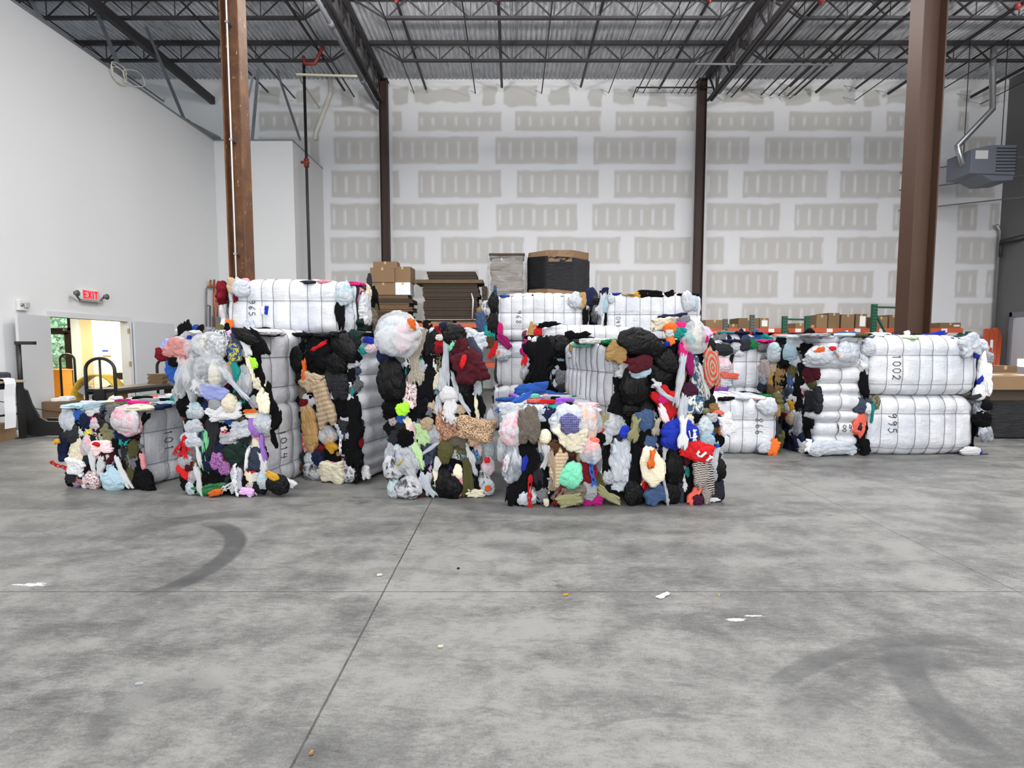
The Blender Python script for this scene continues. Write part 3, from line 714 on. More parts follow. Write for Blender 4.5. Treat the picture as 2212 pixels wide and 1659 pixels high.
def pallet_truck():
    y = 8.7
    P = lambda px, py: atY(px, py, y)
    r = thing('lift_table', 'low black steel lift table with an upright curved back and handle post', 'lift', (P(90, 930).x, y, 0))
    x0, x1, xr = P(40, 930).x, P(146, 930).x, P(52, 930).x
    def cv(yy):
        return [(x0, .02), (x1 + .6, .02), (x1 + .6, .24), (P(100, 905).x, .26), (P(82, 893).x, .34), (P(66, 868).x, .55), (P(56, 845).x, .78), (P(47, 838).x, .82), (x0, .82)]
    m = MB(); m.prism(cv(y), 'y', y, y + .04); m.build('side_plate', M_black, r)
    m = MB(); m.box((x0, y + .55, .02), (x1 + .6, y + .59, .24)); m.build('side_plate', M_black, r)
    m = MB(); m.box((P(98, 905).x, y + .04, .18), (x1 + .58, y + .55, .225)); m.build('deck', M_ply, r)
    m = MB(); zt = P(50, 741).z; xp = P(40, 800).x
    m.tube([(xp, y + .02, .5), (P(37, 745).x, y + .02, zt)], .035, 10); m.build('handle_post', M_black, r)
    m = MB(); m.bar((P(32, 741).x, y + .02, zt), (P(73, 741).x, y + .02, zt), .06, .055); m.build('handle', M_black, r)
pallet_truck()
def desk():
    y0, y1 = 7.9, 8.6; xr = -8.02
    zt = atY(20, 823, 8.3).z
    r = thing('work_table', 'worn wooden work table with black legs at the frame edge', 'table', (xr - .6, y0 + .3, 0))
    m = MB(); m.box((XL + .02, y0, zt - .035), (xr, y1, zt)); m.build('tabletop', M_ply, r, bevel=.004)
    for x, y in ((xr - .05, y0 + .05), (xr - .05, y1 - .05), (XL + .1, y0 + .05), (XL + .1, y1 - .05)):
        m = MB(); m.box((x - .035, y - .035, 0), (x + .035, y + .035, zt - .035)); m.build('leg', M_black, r)
    m = MB(); m.box((xr - .04, y0 + .05, zt - .13), (xr - .01, y1 - .05, zt - .035)); m.bar((xr - .04, y0 + .05, .42), (xr - .04, y1 - .05, .42), .03, .03); m.build('apron', M_black, r)
    r = thing('label_printer', 'small black label printer on the work table', 'printer', (xr - .2, 8.3, zt))
    m = MB(); m.box((xr - .36, 8.17, zt), (xr - .06, 8.45, zt + .14)); m.build('body', mat('black plastic', (52, 54, 60), .4), r, bevel=.04)
    m = MB(); ya, yb = 8.21, 8.39
    pts = [(xr - .08, zt + .05), (xr + .02, zt + .03), (xr + .04, zt - .05), (xr + .03, zt - .25), (xr + .05, zt - .5), (xr + .04, atY(20, 924, 8.3).z)]
    vs = []; dy = (0, 0, .0, -.02, -.04, -.05)
    for (x, z), d in zip(pts, dy): vs += [(x, ya + d, z), (x, yb + d, z), (x + .006, ya + d, z + .001), (x + .006, yb + d, z + .001)]
    fs = []
    for i in range(len(pts) - 1):
        a = i * 4; fs += [(a, a + 1, a + 5, a + 4), (a + 2, a + 6, a + 7, a + 3), (a, a + 4, a + 6, a + 2), (a + 1, a + 3, a + 7, a + 5)]
    m.add(vs, fs); q = m.build('paper_strip', M_paper, r); q['label'] = 'long hanging white label strip'
    m = MB(); m.box((xr - .75, 8.0, 0), (xr - .1, 8.5, .27)); tag(m.build('cardboard_box', M_kraft, bevel=.004), 'plain kraft carton on the floor under the work table', 'box')
desk()
# mat with a dark edge strip
a = atZ(0, 957, 0); b = atZ(100, 940, 0)
m = MB(); vs = [(-9.0, 8.0, .004), (a.x - .3, a.y, .004), (b.x, b.y, .004), (b.x, b.y + .5, .004), (-9.0, b.y + .5, .004)]
m.add(vs + [(x, y, .012) for x, y, z in vs], [(4, 3, 2, 1, 0), (5, 6, 7, 8, 9)] + [(i, (i + 1) % 5, 5 + (i + 1) % 5, 5 + i) for i in range(5)])
r = m.build('floor_mat', mat('grey rubber mat', (176, 178, 178), .9)); tag(r, 'thin grey floor mat beside the work table', 'mat')
m = MB(); m.bar((a.x - .3, a.y, .012), (b.x + .03, b.y, .012), .05, .02); q = m.build('mat_edge', M_black, r); q.matrix_parent_inverse = Matrix.Identity(4)
# carton with papers, drum fan
y = 9.9
def PB(px, py, Y): return atY(px, py, Y)
xa, xb = PB(88, 900, y).x, PB(147, 900, y).x; z1 = PB(110, 868, y).z
r = thing('cardboard_box', 'brown carton with torn papers on top, beneath the double door opening', 'box', ((xa + xb) / 2, y, 0))
m = MB(); m.box((xa, y, 0), (xb, y + .45, z1)); m.build('carton_body', M_kraft2, r, bevel=.005)
m = MB(); m.cbox(((xa + xb) / 2, y + .22, z1 + .004), (.06, .44, .004)); m.build('tape', mat('packing tape', (190, 160, 110), .3), r)
p = PB(128, 864, y + .1); m = MB(); m.cbox((p.x, y + .2, z1 + .03), (.3, .22, .05), rz=.2); m.cbox((p.x + .05, y + .22, z1 + .07), (.18, .16, .03), rz=-.3)
tag(m.build('paper_pad', M_paper), 'white papers lying on the brown carton', 'paper')
def fan():
    y = 10.4; c = PB(205, 884, y); R = .47; c = Vector((c.x, y, R + .02))
    r = thing('drum_fan', 'yellow rimmed drum fan on the floor behind the platform cart', 'fan', (c.x, y, 0))
    def ring(rad, yy, n=40): return [(c.x + rad * math.cos(i * 2 * math.pi / n), yy, c.z + rad * math.sin(i * 2 * math.pi / n)) for i in range(n)]
    m = MB(); n = 40
    A, B, C2, D = ring(R, y), ring(R, y + .28), ring(R - .03, y), ring(R - .03, y + .28)
    vs = A + B + C2 + D; fs = []
    for i in range(n):
        j = (i + 1) % n; fs += [(i, j, n + j, n + i), (2 * n + i, 3 * n + i, 3 * n + j, 2 * n + j), (i, 2 * n + i, 2 * n + j, j), (n + i, n + j, 3 * n + j, 3 * n + i)]
    m.add(vs, fs, 0, True); m.build('drum', mat('yellow enamel', (206, 168, 40), .4), r)
    m = MB()
    for k in range(24):
        a = k * 2 * math.pi / 24; m.tube([(c.x + .06 * math.cos(a), y - .01, c.z + .06 * math.sin(a)), (c.x + (R - .02) * math.cos(a + .25), y - .01, c.z + (R - .02) * math.sin(a + .25))], .003, 4)
    for rad in (.15, .28, .4): m.tube(ring(rad, y - .01), .003, 4, closed=True)
    m.build('guard', M_galv, r)
    m = MB(); m.tube([(c.x, y + .05, c.z), (c.x, y + .26, c.z)], .09, 14); m.build('motor', M_black, r)
    for k in range(3):
        a = k * 2.094 + .5; m = MB(); M = Matrix.Rotation(-a, 3, 'Y') @ Matrix.Rotation(.5, 3, 'X'); m.cbox((c.x + .23 * math.cos(a), y + .1, c.z + .23 * math.sin(a)), (.3, .015, .2), mat=M); m.build('blade', M_galv, r)
    m = MB()
    for sx in (-.3, .3): m.bar((c.x + sx, y - .05, .02), (c.x + sx, y + .35, .02), .05, .04)
    m.build('stand', M_black, r)
fan()
zt_desk = atY(20, 823, 8.3).z
pts = [atX(40, 848, XL + .5), atX(80, 862, XL + .35), Vector((xa + .1, y + .1, z1 + .02)), Vector((xb + .1, y + .02, .2)), Vector((xb + .5, y + .1, .02))]
m = MB(); m.tube([(-8.5, 8.4, zt_desk + .01), (-8.5, 8.62, zt_desk), (-8.6, 8.7, .75), (-8.9, 8.9, .6), (-8.85, 9.5, .42), (xa + .1, y - .02, .3), (xb + .05, y - .03, .25), (xb + .2, y - .05, .02)], .008, 6); tag(m.build('power_cord', M_black), 'thin black cord drooping from the work table to the carton', 'cord')

# ------------------------------------------------------------------ pallet racks and their loads at the back wall
M_rack_o = mat('orange rack steel', (186, 82, 50), .5, var=.12)
M_rack_g = mat('green rack steel', (30, 84, 66), .5, var=.15)
M_tagw = mat('white tag', (232, 232, 228), .6)
def rect_at(px0, py0, px1, py1, Y): a = atY(px0, py1, Y); b = atY(px1, py0, Y); return a.x, b.x, a.z, b.z
x0, x1, z0, z1 = rect_at(783, 698, 1034, 708, 16.0)
ZR = z1
r = thing('pallet_rack', 'orange rack shelf carrying the dark cardboard piles', 'rack', (x0, 16.5, 0))
for yy in (16.0, 17.1):
    m = MB(); m.box((x0, yy - .03, z1 - .14), (x1 + 3.6, yy + .03, z1)); m.build('beam', M_rack_o, r)
    m = MB(); m.box((x0, yy - .03, .9), (x1 + 3.6, yy + .03, 1.02)); m.build('beam', M_rack_o, r)
m = MB()
for k in range(10): xx = x0 + .1 + k * (x1 + 3.5 - x0) / 9; m.box((xx, 16.0, z1 - .012), (xx + .12, 17.1, z1))
m.build('deck_slats', M_ply, r)
for xx in (x0 + .0, x1 + .02, x1 + 3.6):
    for yy in (16.0, 17.1):
        m = MB(); m.box((xx - .04, yy - .04, 0), (xx + .04, yy + .04, z1 + .0)); m.build('upright', M_rack_g, r)
M_darkcard = mat('dark brown cardboard', (58, 46, 35), .8, var=.2, vscale=5)
M_flat = mat('flattened kraft board', (104, 82, 58), .8, var=.25, vscale=6)
M_edge = mat('corrugated cardboard edge', (92, 74, 54), .85, var=.3, vscale=30)
def pallet(nm, lb, xa, xb, ya, yb, z):
    r = thing('pallet', lb, 'pallet', ((xa + xb) / 2, (ya + yb) / 2, z), 'pallets on the rack shelf')
    m = MB()
    for k in range(6): yy = ya + k * (yb - ya - .1) / 5; m.box((xa, yy, z + .1), (xb, yy + .1, z + .12))
    m.build('deck_boards', M_ply, r)
    for xx in (xa, (xa + xb) / 2 - .04, xb - .08):
        m = MB(); m.box((xx, ya, z), (xx + .08, yb, z + .1)); m.build('stringer', M_darkcard, r)
def slab_stack(px0, px1, pyt, pyb, Y, D, n, mats, lb, grp, seed, jit=.05, root=None, zs=None):
    xa, xb, za, zb = rect_at(px0, pyt, px1, pyb, Y)
    if zs is not None: za = zs
    rng = random.Random(seed); h = (zb - za) / n
    for k in range(n):
        m = MB(); j0, j1 = rng.uniform(-jit, jit), rng.uniform(-jit, jit); lay = 4
        for q in range(lay):
            e0, e1 = rng.uniform(-.012, .012), rng.uniform(-.012, .012)
            m.box((xa + j0 + e0, Y + rng.uniform(0, .03), za + k * h + q * h / lay), (xb + j1 + e1, Y + D, za + k * h + (q + 1) * h / lay - .004), 0)
        o = m.build('cardboard_bundle', mats[k % len(mats)], root)
        if root is None: tag(o, '%s, %s bundle from the bottom' % (lb, ordn(k)), 'cardboard', grp)
    return xa, xb, za, zb
def carton(px0, py0, px1, py1, Y, D, lb, mt=None, rz=0.0, tape=True, group=None, zsnap=None, lab=None):
    xa, xb, za, zb = rect_at(px0, py0, px1, py1, Y)
    if zsnap is not None: za = zsnap
    c = ((xa + xb) / 2, Y + D / 2, 0)
    r = thing('carton', lb, 'box', (c[0], c[1], za), group)
    R = Matrix.Rotation(rz, 3, 'Z')
    def B(m, a, b):
        ce = Vector(((a[0] + b[0]) / 2, (a[1] + b[1]) / 2, (a[2] + b[2]) / 2)); ce2 = Vector((c[0], c[1], 0)) + R @ Vector((ce.x - c[0], ce.y - c[1], 0)); m.cbox((ce2.x, ce2.y, ce.z), (b[0] - a[0], b[1] - a[1], b[2] - a[2]), rz=rz); return m
    B(MB(), (xa, Y, za), (xb, Y + D, zb)).build('carton_body', mt or M_kraft, r, bevel=.006)
    if tape: B(MB(), ((xa + xb) / 2 - .03, Y - .002, zb - .08), ((xa + xb) / 2 + .03, Y + D + .002, zb + .002)).build('tape', M_tape, r)
    if lab: B(MB(), (xb - .12 - lab, Y - .003, za + .06), (xb - .04, Y, zb - .07)).build('label_sheet', M_tagw, r)
    return zb
M_tape = mat('clear brown tape', (186, 156, 112), .3)
# stack under the loose cartons
ZS = ZR + .0
xa, xb, za, zb = rect_at(800, 639, 894, 690, 16.1)
pallet('pallet', 'wooden pallet under the kraft bundles with cartons on top', xa - .05, xb + .08, 16.1, 17.1, ZS)
slab_stack(805, 885, 637, 684, 16.15, .85, 6, [M_flat, M_darkcard, M_flat], 'flattened kraft boxes under the loose cartons', 'flattened kraft boxes on the rack', 3, .09, zs=ZS + .122)
zl = atY(830, 637, 16.15).z
zl1 = carton(803, 610, 853, 637, 16.15, .5, 'closed kraft carton with a yellow label, under another carton', zsnap=zl)
m = MB(); p0 = atY(806, 627, 16.14); m.box((p0.x - .05, 16.142, p0.z - .07), (p0.x + .09, 16.149, p0.z + .08)); q = m.build('label_sheet', mat('yellow label', (232, 214, 30), .5), bpy.data.objects[[o.name for o in bpy.data.objects if o.get('label', '').startswith('closed kraft carton with a yellow')][0]]); q['label'] = 'yellow square label'
carton(800, 578, 852, 609, 16.12, .55, 'closed kraft carton on top of the carton with the yellow label', zsnap=zl1 + .002)
carton(854, 610, 886, 637, 16.15, .6, 'white carton beside the carton with the yellow label', M_paper, zsnap=zl)
carton(853, 576, 888, 609, 16.2, .6, 'tall kraft carton standing on the white carton', rz=-.06, zsnap=zl1 + .002)
za_ = atY(830, 578, 16.12).z
carton(806, 565, 858, 577, 16.2, .4, 'shallow kraft carton lying on top of the carton pile', zsnap=za_ + .003)
# dark flattened stack
xa, xb, za, zb = rect_at(915, 612, 1036, 692, 16.05)
pallet('pallet', 'wooden pallet under the tall dark bundles', xa - .02, xb + .02, 16.05, 17.1, ZS)
slab_stack(916, 1034, 612, 684, 16.1, 1.0, 8, [M_darkcard], 'tall dark pile of flattened boxes on the rack', 'dark flattened boxes on the rack', 5, .05, zs=ZS + .122)
xa, xb, za, zb = rect_at(896, 604, 1043, 611.5, 16.05)
m = MB(); m.box((xa, 16.05, za), (xb, 17.1, zb)); o = m.build('cardboard_sheet', M_edge); tag(o, 'wide overhanging cardboard sheet near the top of the dark pile', 'cardboard')
slab_stack(924, 1028, 586, 603.5, 16.1, .9, 3, [M_darkcard], 'short dark boxes on the overhanging sheet', 'dark flattened boxes above the sheet', 6, .04)
p = atY(1020, 655, 16.03); m = MB(); m.tube([(p.x, 16.03, p.z - .5), (p.x + .03, 16.02, p.z + .1), (p.x - .02, 16.03, p.z + .3)], [.02, .03, .015], 6); tag(m.build('film_tail', mat('loose film', (200, 200, 198), .3)), 'dangling tail of stretch film on the dark cardboard pile', 'plastic film')
def film(name, col, alpha, rough=.18):
    t = NT(name); t.b.inputs['Base Color'].default_value = (*lin(col), 1); t.b.inputs['Roughness'].default_value = rough; t.b.inputs['Coat Weight'].default_value = .4
    tr = t.new('ShaderNodeBsdfTransparent'); mx = t.new('ShaderNodeMixShader'); n = t.noise(t.coord('Object', (1.5, 1.5, 4)), 1.6, 3, .5, 1.2)
    t.link(t.math('MULTIPLY_ADD', n, 0.8, alpha - .4, clamp=True), mx.inputs[0])
    t.link(tr.outputs[0], mx.inputs[1]); t.link(t.b.outputs[0], mx.inputs[2]); t.link(mx.outputs[0], t.out.inputs[0])
    t.bump(t.noise(t.coord('Object', (2, 2, 5)), 3, 3, .5, 1.5), .5, .04)
    return t.m
# film wrapped grey stack
xa, xb, za, zb = rect_at(1058, 550, 1132, 640, 15.9)
WR = thing('wrapped_cardboard', 'grey pile of flattened boxes in clear stretch film beside the black wrapped bin', 'cardboard', ((xa + xb) / 2, 16.4, ZS))
slab_stack(1060, 1131, 551, 697.5, 15.95, .95, 8, [mat('grey brown cardboard', (112, 104, 96), .8, var=.15)], '', '', 8, .03, root=WR)
m = MB(); n = 24; vs = []; fs = []; xa, xb, za, zb = rect_at(1053, 552, 1137, 690, 15.85); rng = random.Random(4)
P2 = [(xa, 15.85), (xb, 15.85), (xb, 17.05), (xa, 17.05)]
rows_ = 14
for j in range(rows_):
    z = za + (zb - za) * j / (rows_ - 1)
    for i in range(4):
        for k in range(6):
            u = k / 6; a, b = P2[i], P2[(i + 1) % 4]; s = rng.uniform(-.03, .03); vs.append((a[0] + (b[0] - a[0]) * u + s, a[1] + (b[1] - a[1]) * u + s, z))
for j in range(rows_ - 1):
    for i in range(24): fs.append((j * 24 + i, j * 24 + (i + 1) % 24, (j + 1) * 24 + (i + 1) % 24, (j + 1) * 24 + i))
m.add(vs, fs, 0, True); m.build('stretch_film', film('clear stretch film', (200, 200, 200), .20), WR)['label'] = 'wrinkled clear stretch film'
xa, xb, za, zb = rect_at(1056, 547, 1134, 551, 15.85); m = MB(); m.box((xa, 15.85, za), (xb, 17.0, zb)); m.build('cover_sheet', M_darkcard, WR)
slab_stack(1041, 1052, 618, 697, 16.0, .9, 5, [M_darkcard], 'narrow dark box pile beside the film wrapped pile', 'narrow dark flattened boxes', 12, .01)
# gaylord bin with black wrap
Yb = 15.6
xa, xb, z_0, z_1 = rect_at(1143, 540, 1277, 690, Yb); cx = (xa + xb) / 2; R = (xb - xa) / 2
def octo(R, sq=.72): return [(R, -R * .35), (R, R * .35), (R * .4, R * .9), (-R * .4, R * .9), (-R, R * .35), (-R, -R * .35), (-R * .4, -R * .9), (R * .4, -R * .9)]
r = thing('gaylord_bin', 'big octagonal cardboard bin wrapped in shiny black film on the rack', 'bin', (cx, Yb + R * .9, ZR))
m = MB(); o8 = octo(R); m.prism([(cx + x, Yb + R * .9 + y) for x, y in o8], 'z', ZR + .02, atY(1210, 621, Yb).z + .2); m.build('bin_base', M_kraft, r)
za, zb = atY(1210, 626, Yb).z, atY(1210, 554, Yb).z
def ribbed(R, za, zb, n, seed, mt, name, parent, tilt=0.0):
    m = MB(); rng = random.Random(seed); vs = []; K = 48
    o8 = octo(R)
    for j in range(n + 1):
        z = za + (zb - za) * j / n
        for k in range(K):
            t = k / K * 8; a, b = o8[int(t) % 8], o8[(int(t) + 1) % 8]; u = t - int(t); g = 1 + rng.uniform(0, .012)
            x, y = a[0] + (b[0] - a[0]) * u, a[1] + (b[1] - a[1]) * u
            vs.append((cx + x * g, Yb + R * .9 + y * g, z + (tilt * x if j == 0 else 0) + (tilt * .6 * x if j == n else 0)))
    fs = [(j * K + k, j * K + (k + 1) % K, (j + 1) * K + (k + 1) % K, (j + 1) * K + k) for j in range(n) for k in range(K)]
    m.add(vs, fs, 0, True); return m.build(name, mt, parent)
t = NT('black stretch film'); t.b.inputs['Base Color'].default_value = (*lin((22, 22, 26)), 1); t.b.inputs['Roughness'].default_value = .22; t.bump(t.noise(t.coord('Object', (1.5, 1.5, 14)), 3, 5, .7, .6), .8, .05)
M_blackfilm = t.m
ribbed(R * 1.03, za, zb, 16, 3, M_blackfilm, 'black_wrap', r, -.1)['label'] = 'shiny black stretch film'
ribbed(R * .995, zb - .02, z_1, 3, 5, M_kraft, 'bin_rim', r, .0)
ribbed(R * .95, zb - .15, z_1 - .01, 3, 6, M_kraft2, 'bin_inside', r, .0)

# rack behind the bales: beams with tags, green frames, cartons
YR = 16.3
x0, x1, z0, z1 = rect_at(1500, 709, 2078, 722, YR); ZB = z1
r = thing('pallet_rack', 'long orange rack shelf with white tags and a row of kraft cartons', 'rack', ((x0 + x1) / 2, YR, 0))
for yy in (YR, YR + 1.05):
    for zz in (z1, z1 - 1.05):
        m = MB(); m.box((x0, yy - .03, zz - .14), (x1, yy + .03, zz)); m.build('beam', M_rack_o, r)
for zz in (z1, z1 - 1.05):
    m = MB(); m.box((x0, YR + .03, zz - .03), (x1, YR + 1.02, zz - .012)); m.build('shelf_deck', M_ply, r)
for px in (1605, 1667, 1725, 1793, 1853, 1906, 1940, 2040):
    p = atY(px, 715, YR); m = MB(); m.box((p.x - .12, YR - .036, z1 - .125), (p.x + .06, YR - .031, z1 - .015)); m.build('shelf_tag', M_tagw, r)
for px in (1510, 1660, 1820, 1975, 2078):
    p = atY(px, 715, YR)
    for yy in (YR + .05, YR + 1.0):
        m = MB(); m.box((p.x - .04, yy - .04, 0), (p.x + .04, yy + .04, z1 - .02)); m.build('upright', M_rack_g, r)
def post_frame(pxa, pxb, pytop_a, pytop_b, pybar, Y, lb, brace=True):
    pa, pb = atY(pxa, 720, Y), atY(pxb, 720, Y + .25); za, zb = atY(pxa, pytop_a, Y).z, atY(pxb, pytop_b, Y + .25).z
    r = thing('green_rack', lb, 'rack frame', ((pa.x + pb.x) / 2, Y, 0), 'green upright rack frames')
    for p, z, yy in ((pa, za, Y), (pb, zb, Y + .25)):
        m = MB(); m.box((p.x - .065, yy - .05, 0), (p.x + .065, yy + .05, z)); m.build('post', M_rack_g, r)
        m = MB()
        for k in range(14): zz = z - .06 - k * .09; m.box((p.x - .045, yy - .054, zz - .03), (p.x - .01, yy - .05, zz)); m.box((p.x + .01, yy - .054, zz - .03), (p.x + .045, yy - .05, zz))
        m.build('slots', M_black, r)
    zb_ = atY((pxa + pxb) / 2, pybar, Y + .1).z
    m = MB(); m.bar((pa.x, Y, zb_), (pb.x, Y + .25, zb_), .04, .05); m.bar((pa.x, Y, zb_ - .1), (pb.x - .3, Y + .2, zb_ - 1.1), .04, .05); m.bar((pa.x, Y, .4), (pb.x, Y + .25, .4), .04, .05); m.build('brace', M_rack_g, r)
post_frame(1694, 1743, 683, 683, 690, 15.2, 'green rack frame with a crossbar, between the two messy bale piles')
post_frame(1886, 1947, 657, 657, 664, 15.0, 'tall green rack frame beside the thick brown column')
post_frame(2068, 2092, 725, 716, 723, 15.4, 'low green rack frame ending the long rack')
for px, pt, lb in ((1567, 689, 'short perforated grey green rack post'), (1625, 680, 'taller perforated grey green rack post')):
    p = atY(px, pt, 15.9); m = MB(); m.box((p.x - .06, 15.85, 0), (p.x + .06, 15.95, p.z))
    o = tag(m.build('rack_post', mat('grey green rack steel', (84, 92, 84), .5)), lb + ' in front of the cartons', 'rack post')
    m = MB()
    for k in range(8): zz = p.z - .05 - k * .085; m.box((p.x - .04, 15.846, zz - .03), (p.x - .008, 15.85, zz)); m.box((p.x + .008, 15.846, zz - .03), (p.x + .04, 15.85, zz))
    q = m.build('slots', M_black, o); q.matrix_parent_inverse = Matrix.Identity(4)
CART = [(1524, 691, 1564, 707, 'half hidden carton at the near end of the rack row'), (1595, 687, 1640, 707, 'wide kraft carton behind the taller perforated post'), (1641, 687, 1661, 709, 'kraft carton with a small white sticker by the taller perforated post'), (1574, 700, 1594, 709, 'low kraft carton between both perforated posts'),
        (1718, 698, 1741, 709, 'small carton behind the green frame crossbar'), (1749, 702, 1762, 709, 'flat carton right of the green frame with the crossbar'), (1763, 680, 1788, 708, 'tall kraft carton starting the high row of cartons'), (1789, 676, 1814, 708, 'tallest kraft carton in the high row'), (1817, 679, 1846, 708, 'kraft carton in the middle of the high row'), (1848, 678, 1873, 708, 'kraft carton with two white labels in the high row'),
        (1889, 684, 1918, 708, 'kraft carton seen inside the tall green frame'), (1920, 680, 1940, 708, 'upright carton next to the tall green frame post'), (1955, 690, 1985, 708, 'low kraft carton left of the thick brown column'), (2030, 697, 2076, 708, 'low carton with a white label right of the thick brown column')]
for i, (a, b, c_, d, lb) in enumerate(CART):
    carton(a, b, c_, d, YR + .12, .7, lb, [M_kraft, M_kraft2][i % 2], zsnap=ZB + .0, group='kraft cartons on the long rack', lab=(.1 if i in (2, 9, 12, 13) else None))
for i, (a, c_) in enumerate([(1700, 1735), (1755, 1790), (1795, 1838), (1845, 1880)]):
    carton(a, 724, c_, 760, YR + .1, .7, 'carton on the lower rack shelf, %s one from the green frame with the crossbar' % ORD[i], [M_kraft2, M_kraft][i % 2], zsnap=ZB - 1.05, group='cartons on the lower rack shelf')
# pink and white bag among the cartons
# orange beams leaning in the corner
for i in range(4):
    pb = atY(2123 + i * 9, 792, 17.6 + .1 * i); pt = atY(2131 + i * 10, 712 - i * 1.2, 18.6 + .08 * i)
    d = (pt - Vector((pb.x, pb.y, .02))); m = MB(); m.bar((pb.x, pb.y, .02), pt, .13, .09, up=(0, 1, 0)); m.bar((pb.x, pb.y, .05), Vector((pb.x, pb.y, .05)) + (pt - Vector((pb.x, pb.y, .02))) * .06, .16, .12, up=(0, 1, 0))
    o = tag(m.build('leaning_beam', M_rack_o), 'orange rack beam leaning in the corner, %s of four' % ORD[i], 'rack beam', 'orange beams leaning in the corner')
    if i == 1:
        c = Vector((pb.x, pb.y, .02)).lerp(pt, .72); m = MB(); m.cbox((c.x, c.y - .07, c.z), (.1, .01, .42)); q = m.build('beam_tag', M_tagw, o); q.matrix_parent_inverse = Matrix.Identity(4)
# pallets at the right edge
Y0 = 8.5
x0 = atY(2136, 910, Y0).x
r = thing('wrapped_pallet', 'low pallet load wrapped in black film at the edge of the floor', 'pallet', (x0 + .7, Y0 + .5, 0))
zt = atY(2150, 866, Y0).z
m = MB(); rng = random.Random(5); n = 30; vs = []; K = 40
for j in range(9):
    z = .02 + (zt - .02) * j / 8
    for k in range(K):
        t_ = k / K * 4; c4 = [(x0, Y0), (x0 + 1.4, Y0), (x0 + 1.4, Y0 + 1.1), (x0, Y0 + 1.1)]; a, b = c4[int(t_) % 4], c4[(int(t_) + 1) % 4]; u = t_ - int(t_)
        vs.append((a[0] + (b[0] - a[0]) * u + rng.uniform(-.015, .015), a[1] + (b[1] - a[1]) * u + rng.uniform(-.015, .015), z))
m.add(vs, [(j * K + k, j * K + (k + 1) % K, (j + 1) * K + (k + 1) % K, (j + 1) * K + k) for j in range(8) for k in range(K)], 0, True); m.build('black_wrap', M_blackfilm, r)
m = MB(); m.box((x0 + .03, Y0 + .03, zt - .06), (x0 + 1.37, Y0 + 1.07, zt)); m.build('load', M_kraft2, r)
za = atY(2150, 842, Y0).z
m = MB(); m.box((x0 + .0, Y0 + .0, zt), (x0 + 1.35, Y0 + 1.0, za)); tag(m.build('cardboard_tray', M_darkcard, bevel=.01), 'dark brown cardboard tray on the black wrapped pallet', 'cardboard')
zc = atY(2150, 812, Y0).z
r = thing('kraft_carton', 'wide kraft lid box with white papers on top of the dark tray', 'box', (x0 + .6, Y0 + .5, za))
m = MB(); m.box((x0 - .06, Y0 - .06, za), (x0 + 1.4, Y0 + 1.05, zc)); m.build('lid', M_kraft, r, bevel=.01)
m = MB(); m.cbox((x0 + .25, Y0 + .35, zc + .003), (.32, .25, .004), rz=.2); m.cbox((x0 + .75, Y0 + .2, zc + .003), (.3, .22, .004), rz=-.2); m.build('label_sheet', M_tagw, r)
m = MB(); m.box((x0 - .063, Y0 + .4, za + .02), (x0 + 1.4, Y0 + .47, zc + .002)); m.build('tape', M_tape, r)
carton(2146, 790, 2198, 806, 11.3, .5, 'small taped carton behind the kraft lid box', M_kraft2)
xa, xb, za_, zb_ = rect_at(2140, 806, 2206, 830, 11.25)
m = MB(); m.box((xa, 11.25, 0), (xb, 11.9, za_ + .0 if False else rect_at(2146, 806, 2198, 806, 11.3)[2])); tag(m.build('tall_carton', M_kraft2), 'tall plain carton under the small taped carton', 'box')

# ------------------------------------------------------------------ right wall things
p = atY(2182, 690, 18.55); 
m = MB(); m.box((XR - .06, 14.5, 0), (XR, 18.2, 2.55)); r = thing('door_3', None, None, (XR, 16.5, 0), kind='structure'); 
m.build('door_panel', mat('pale grey dock door', (186, 190, 194), .5), r)
m = MB(); m.box((XR - .07, 17.2, .84), (XR - .055, 17.95, 1.1)); m.build('door_window', mat('bright frosted window', (245, 250, 255), .3, emit=((240, 248, 255), 2.5)), r)
m = MB(); m.box((XR - .12, 18.2, 0), (XR, 18.3, 2.7)); m.box((XR - .12, 14.5, 2.55), (XR, 18.3, 2.7)); m.build('door_frame', M_grey_pipe, r)
m = MB(); m.tube([(XR - .12, 18.86, 0), (XR - .12, 18.86, 5.6), (XR - .3, 18.8, 5.8)], .05, 10); tag(m.build('corner_pipe', M_galv), 'vertical grey pipe in the corner of the block wall', 'pipe')
p = atY(2166, 524, 18.7); m = MB(); m.tube([(p.x - .15, 18.6, p.z), (XR - .05, 18.0, p.z + .05)], .09, 10); m.tube([(p.x - .1, 18.65, p.z), (p.x - .1, 18.65, p.z - .5)], .05, 8)
tag(m.build('wall_valve', M_steel_dark), 'dark pipe valve on the block wall near the corner', 'valve')
for z in (6.3, 7.0, 7.6):
    m = MB(); m.tube([(13.6, 18.8, z), (XR, 17.4, z + .15)], .022, 6); tag(m.build('support_rod', M_grey_pipe), 'thin slanted rod by the unit heater, %s' % {6.3: 'the lowest', 7.0: 'the middle one', 7.6: 'the highest'}[z], 'rod')
Yh = 16.2
xa, xb, za, zb = rect_at(2096, 322, 2150, 374, Yh); xb = xa + 1.35
r = thing('unit_heater', 'grey suspended unit heater with louvres by the block wall', 'heater', ((xa + xb) / 2, Yh, za))
M_heat = mat('grey heater enamel', (100, 104, 114), .45)
m = MB(); m.prism([(xa, za), (xb, za - .05), (xb, zb + .12), (xa + .6, zb + .12), (xa, zb)], 'y', Yh, Yh + .9); m.build('body', M_heat, r, bevel=.01)
m = MB()
for k in range(8): z = zb + .02 - k * .095; m.bar((xb + .01, Yh + .05, z), (xb + .01, Yh + .85, z), .05, .015); m.bar((xa + .75, Yh - .01, z), (xb, Yh - .01, z), .04, .02)
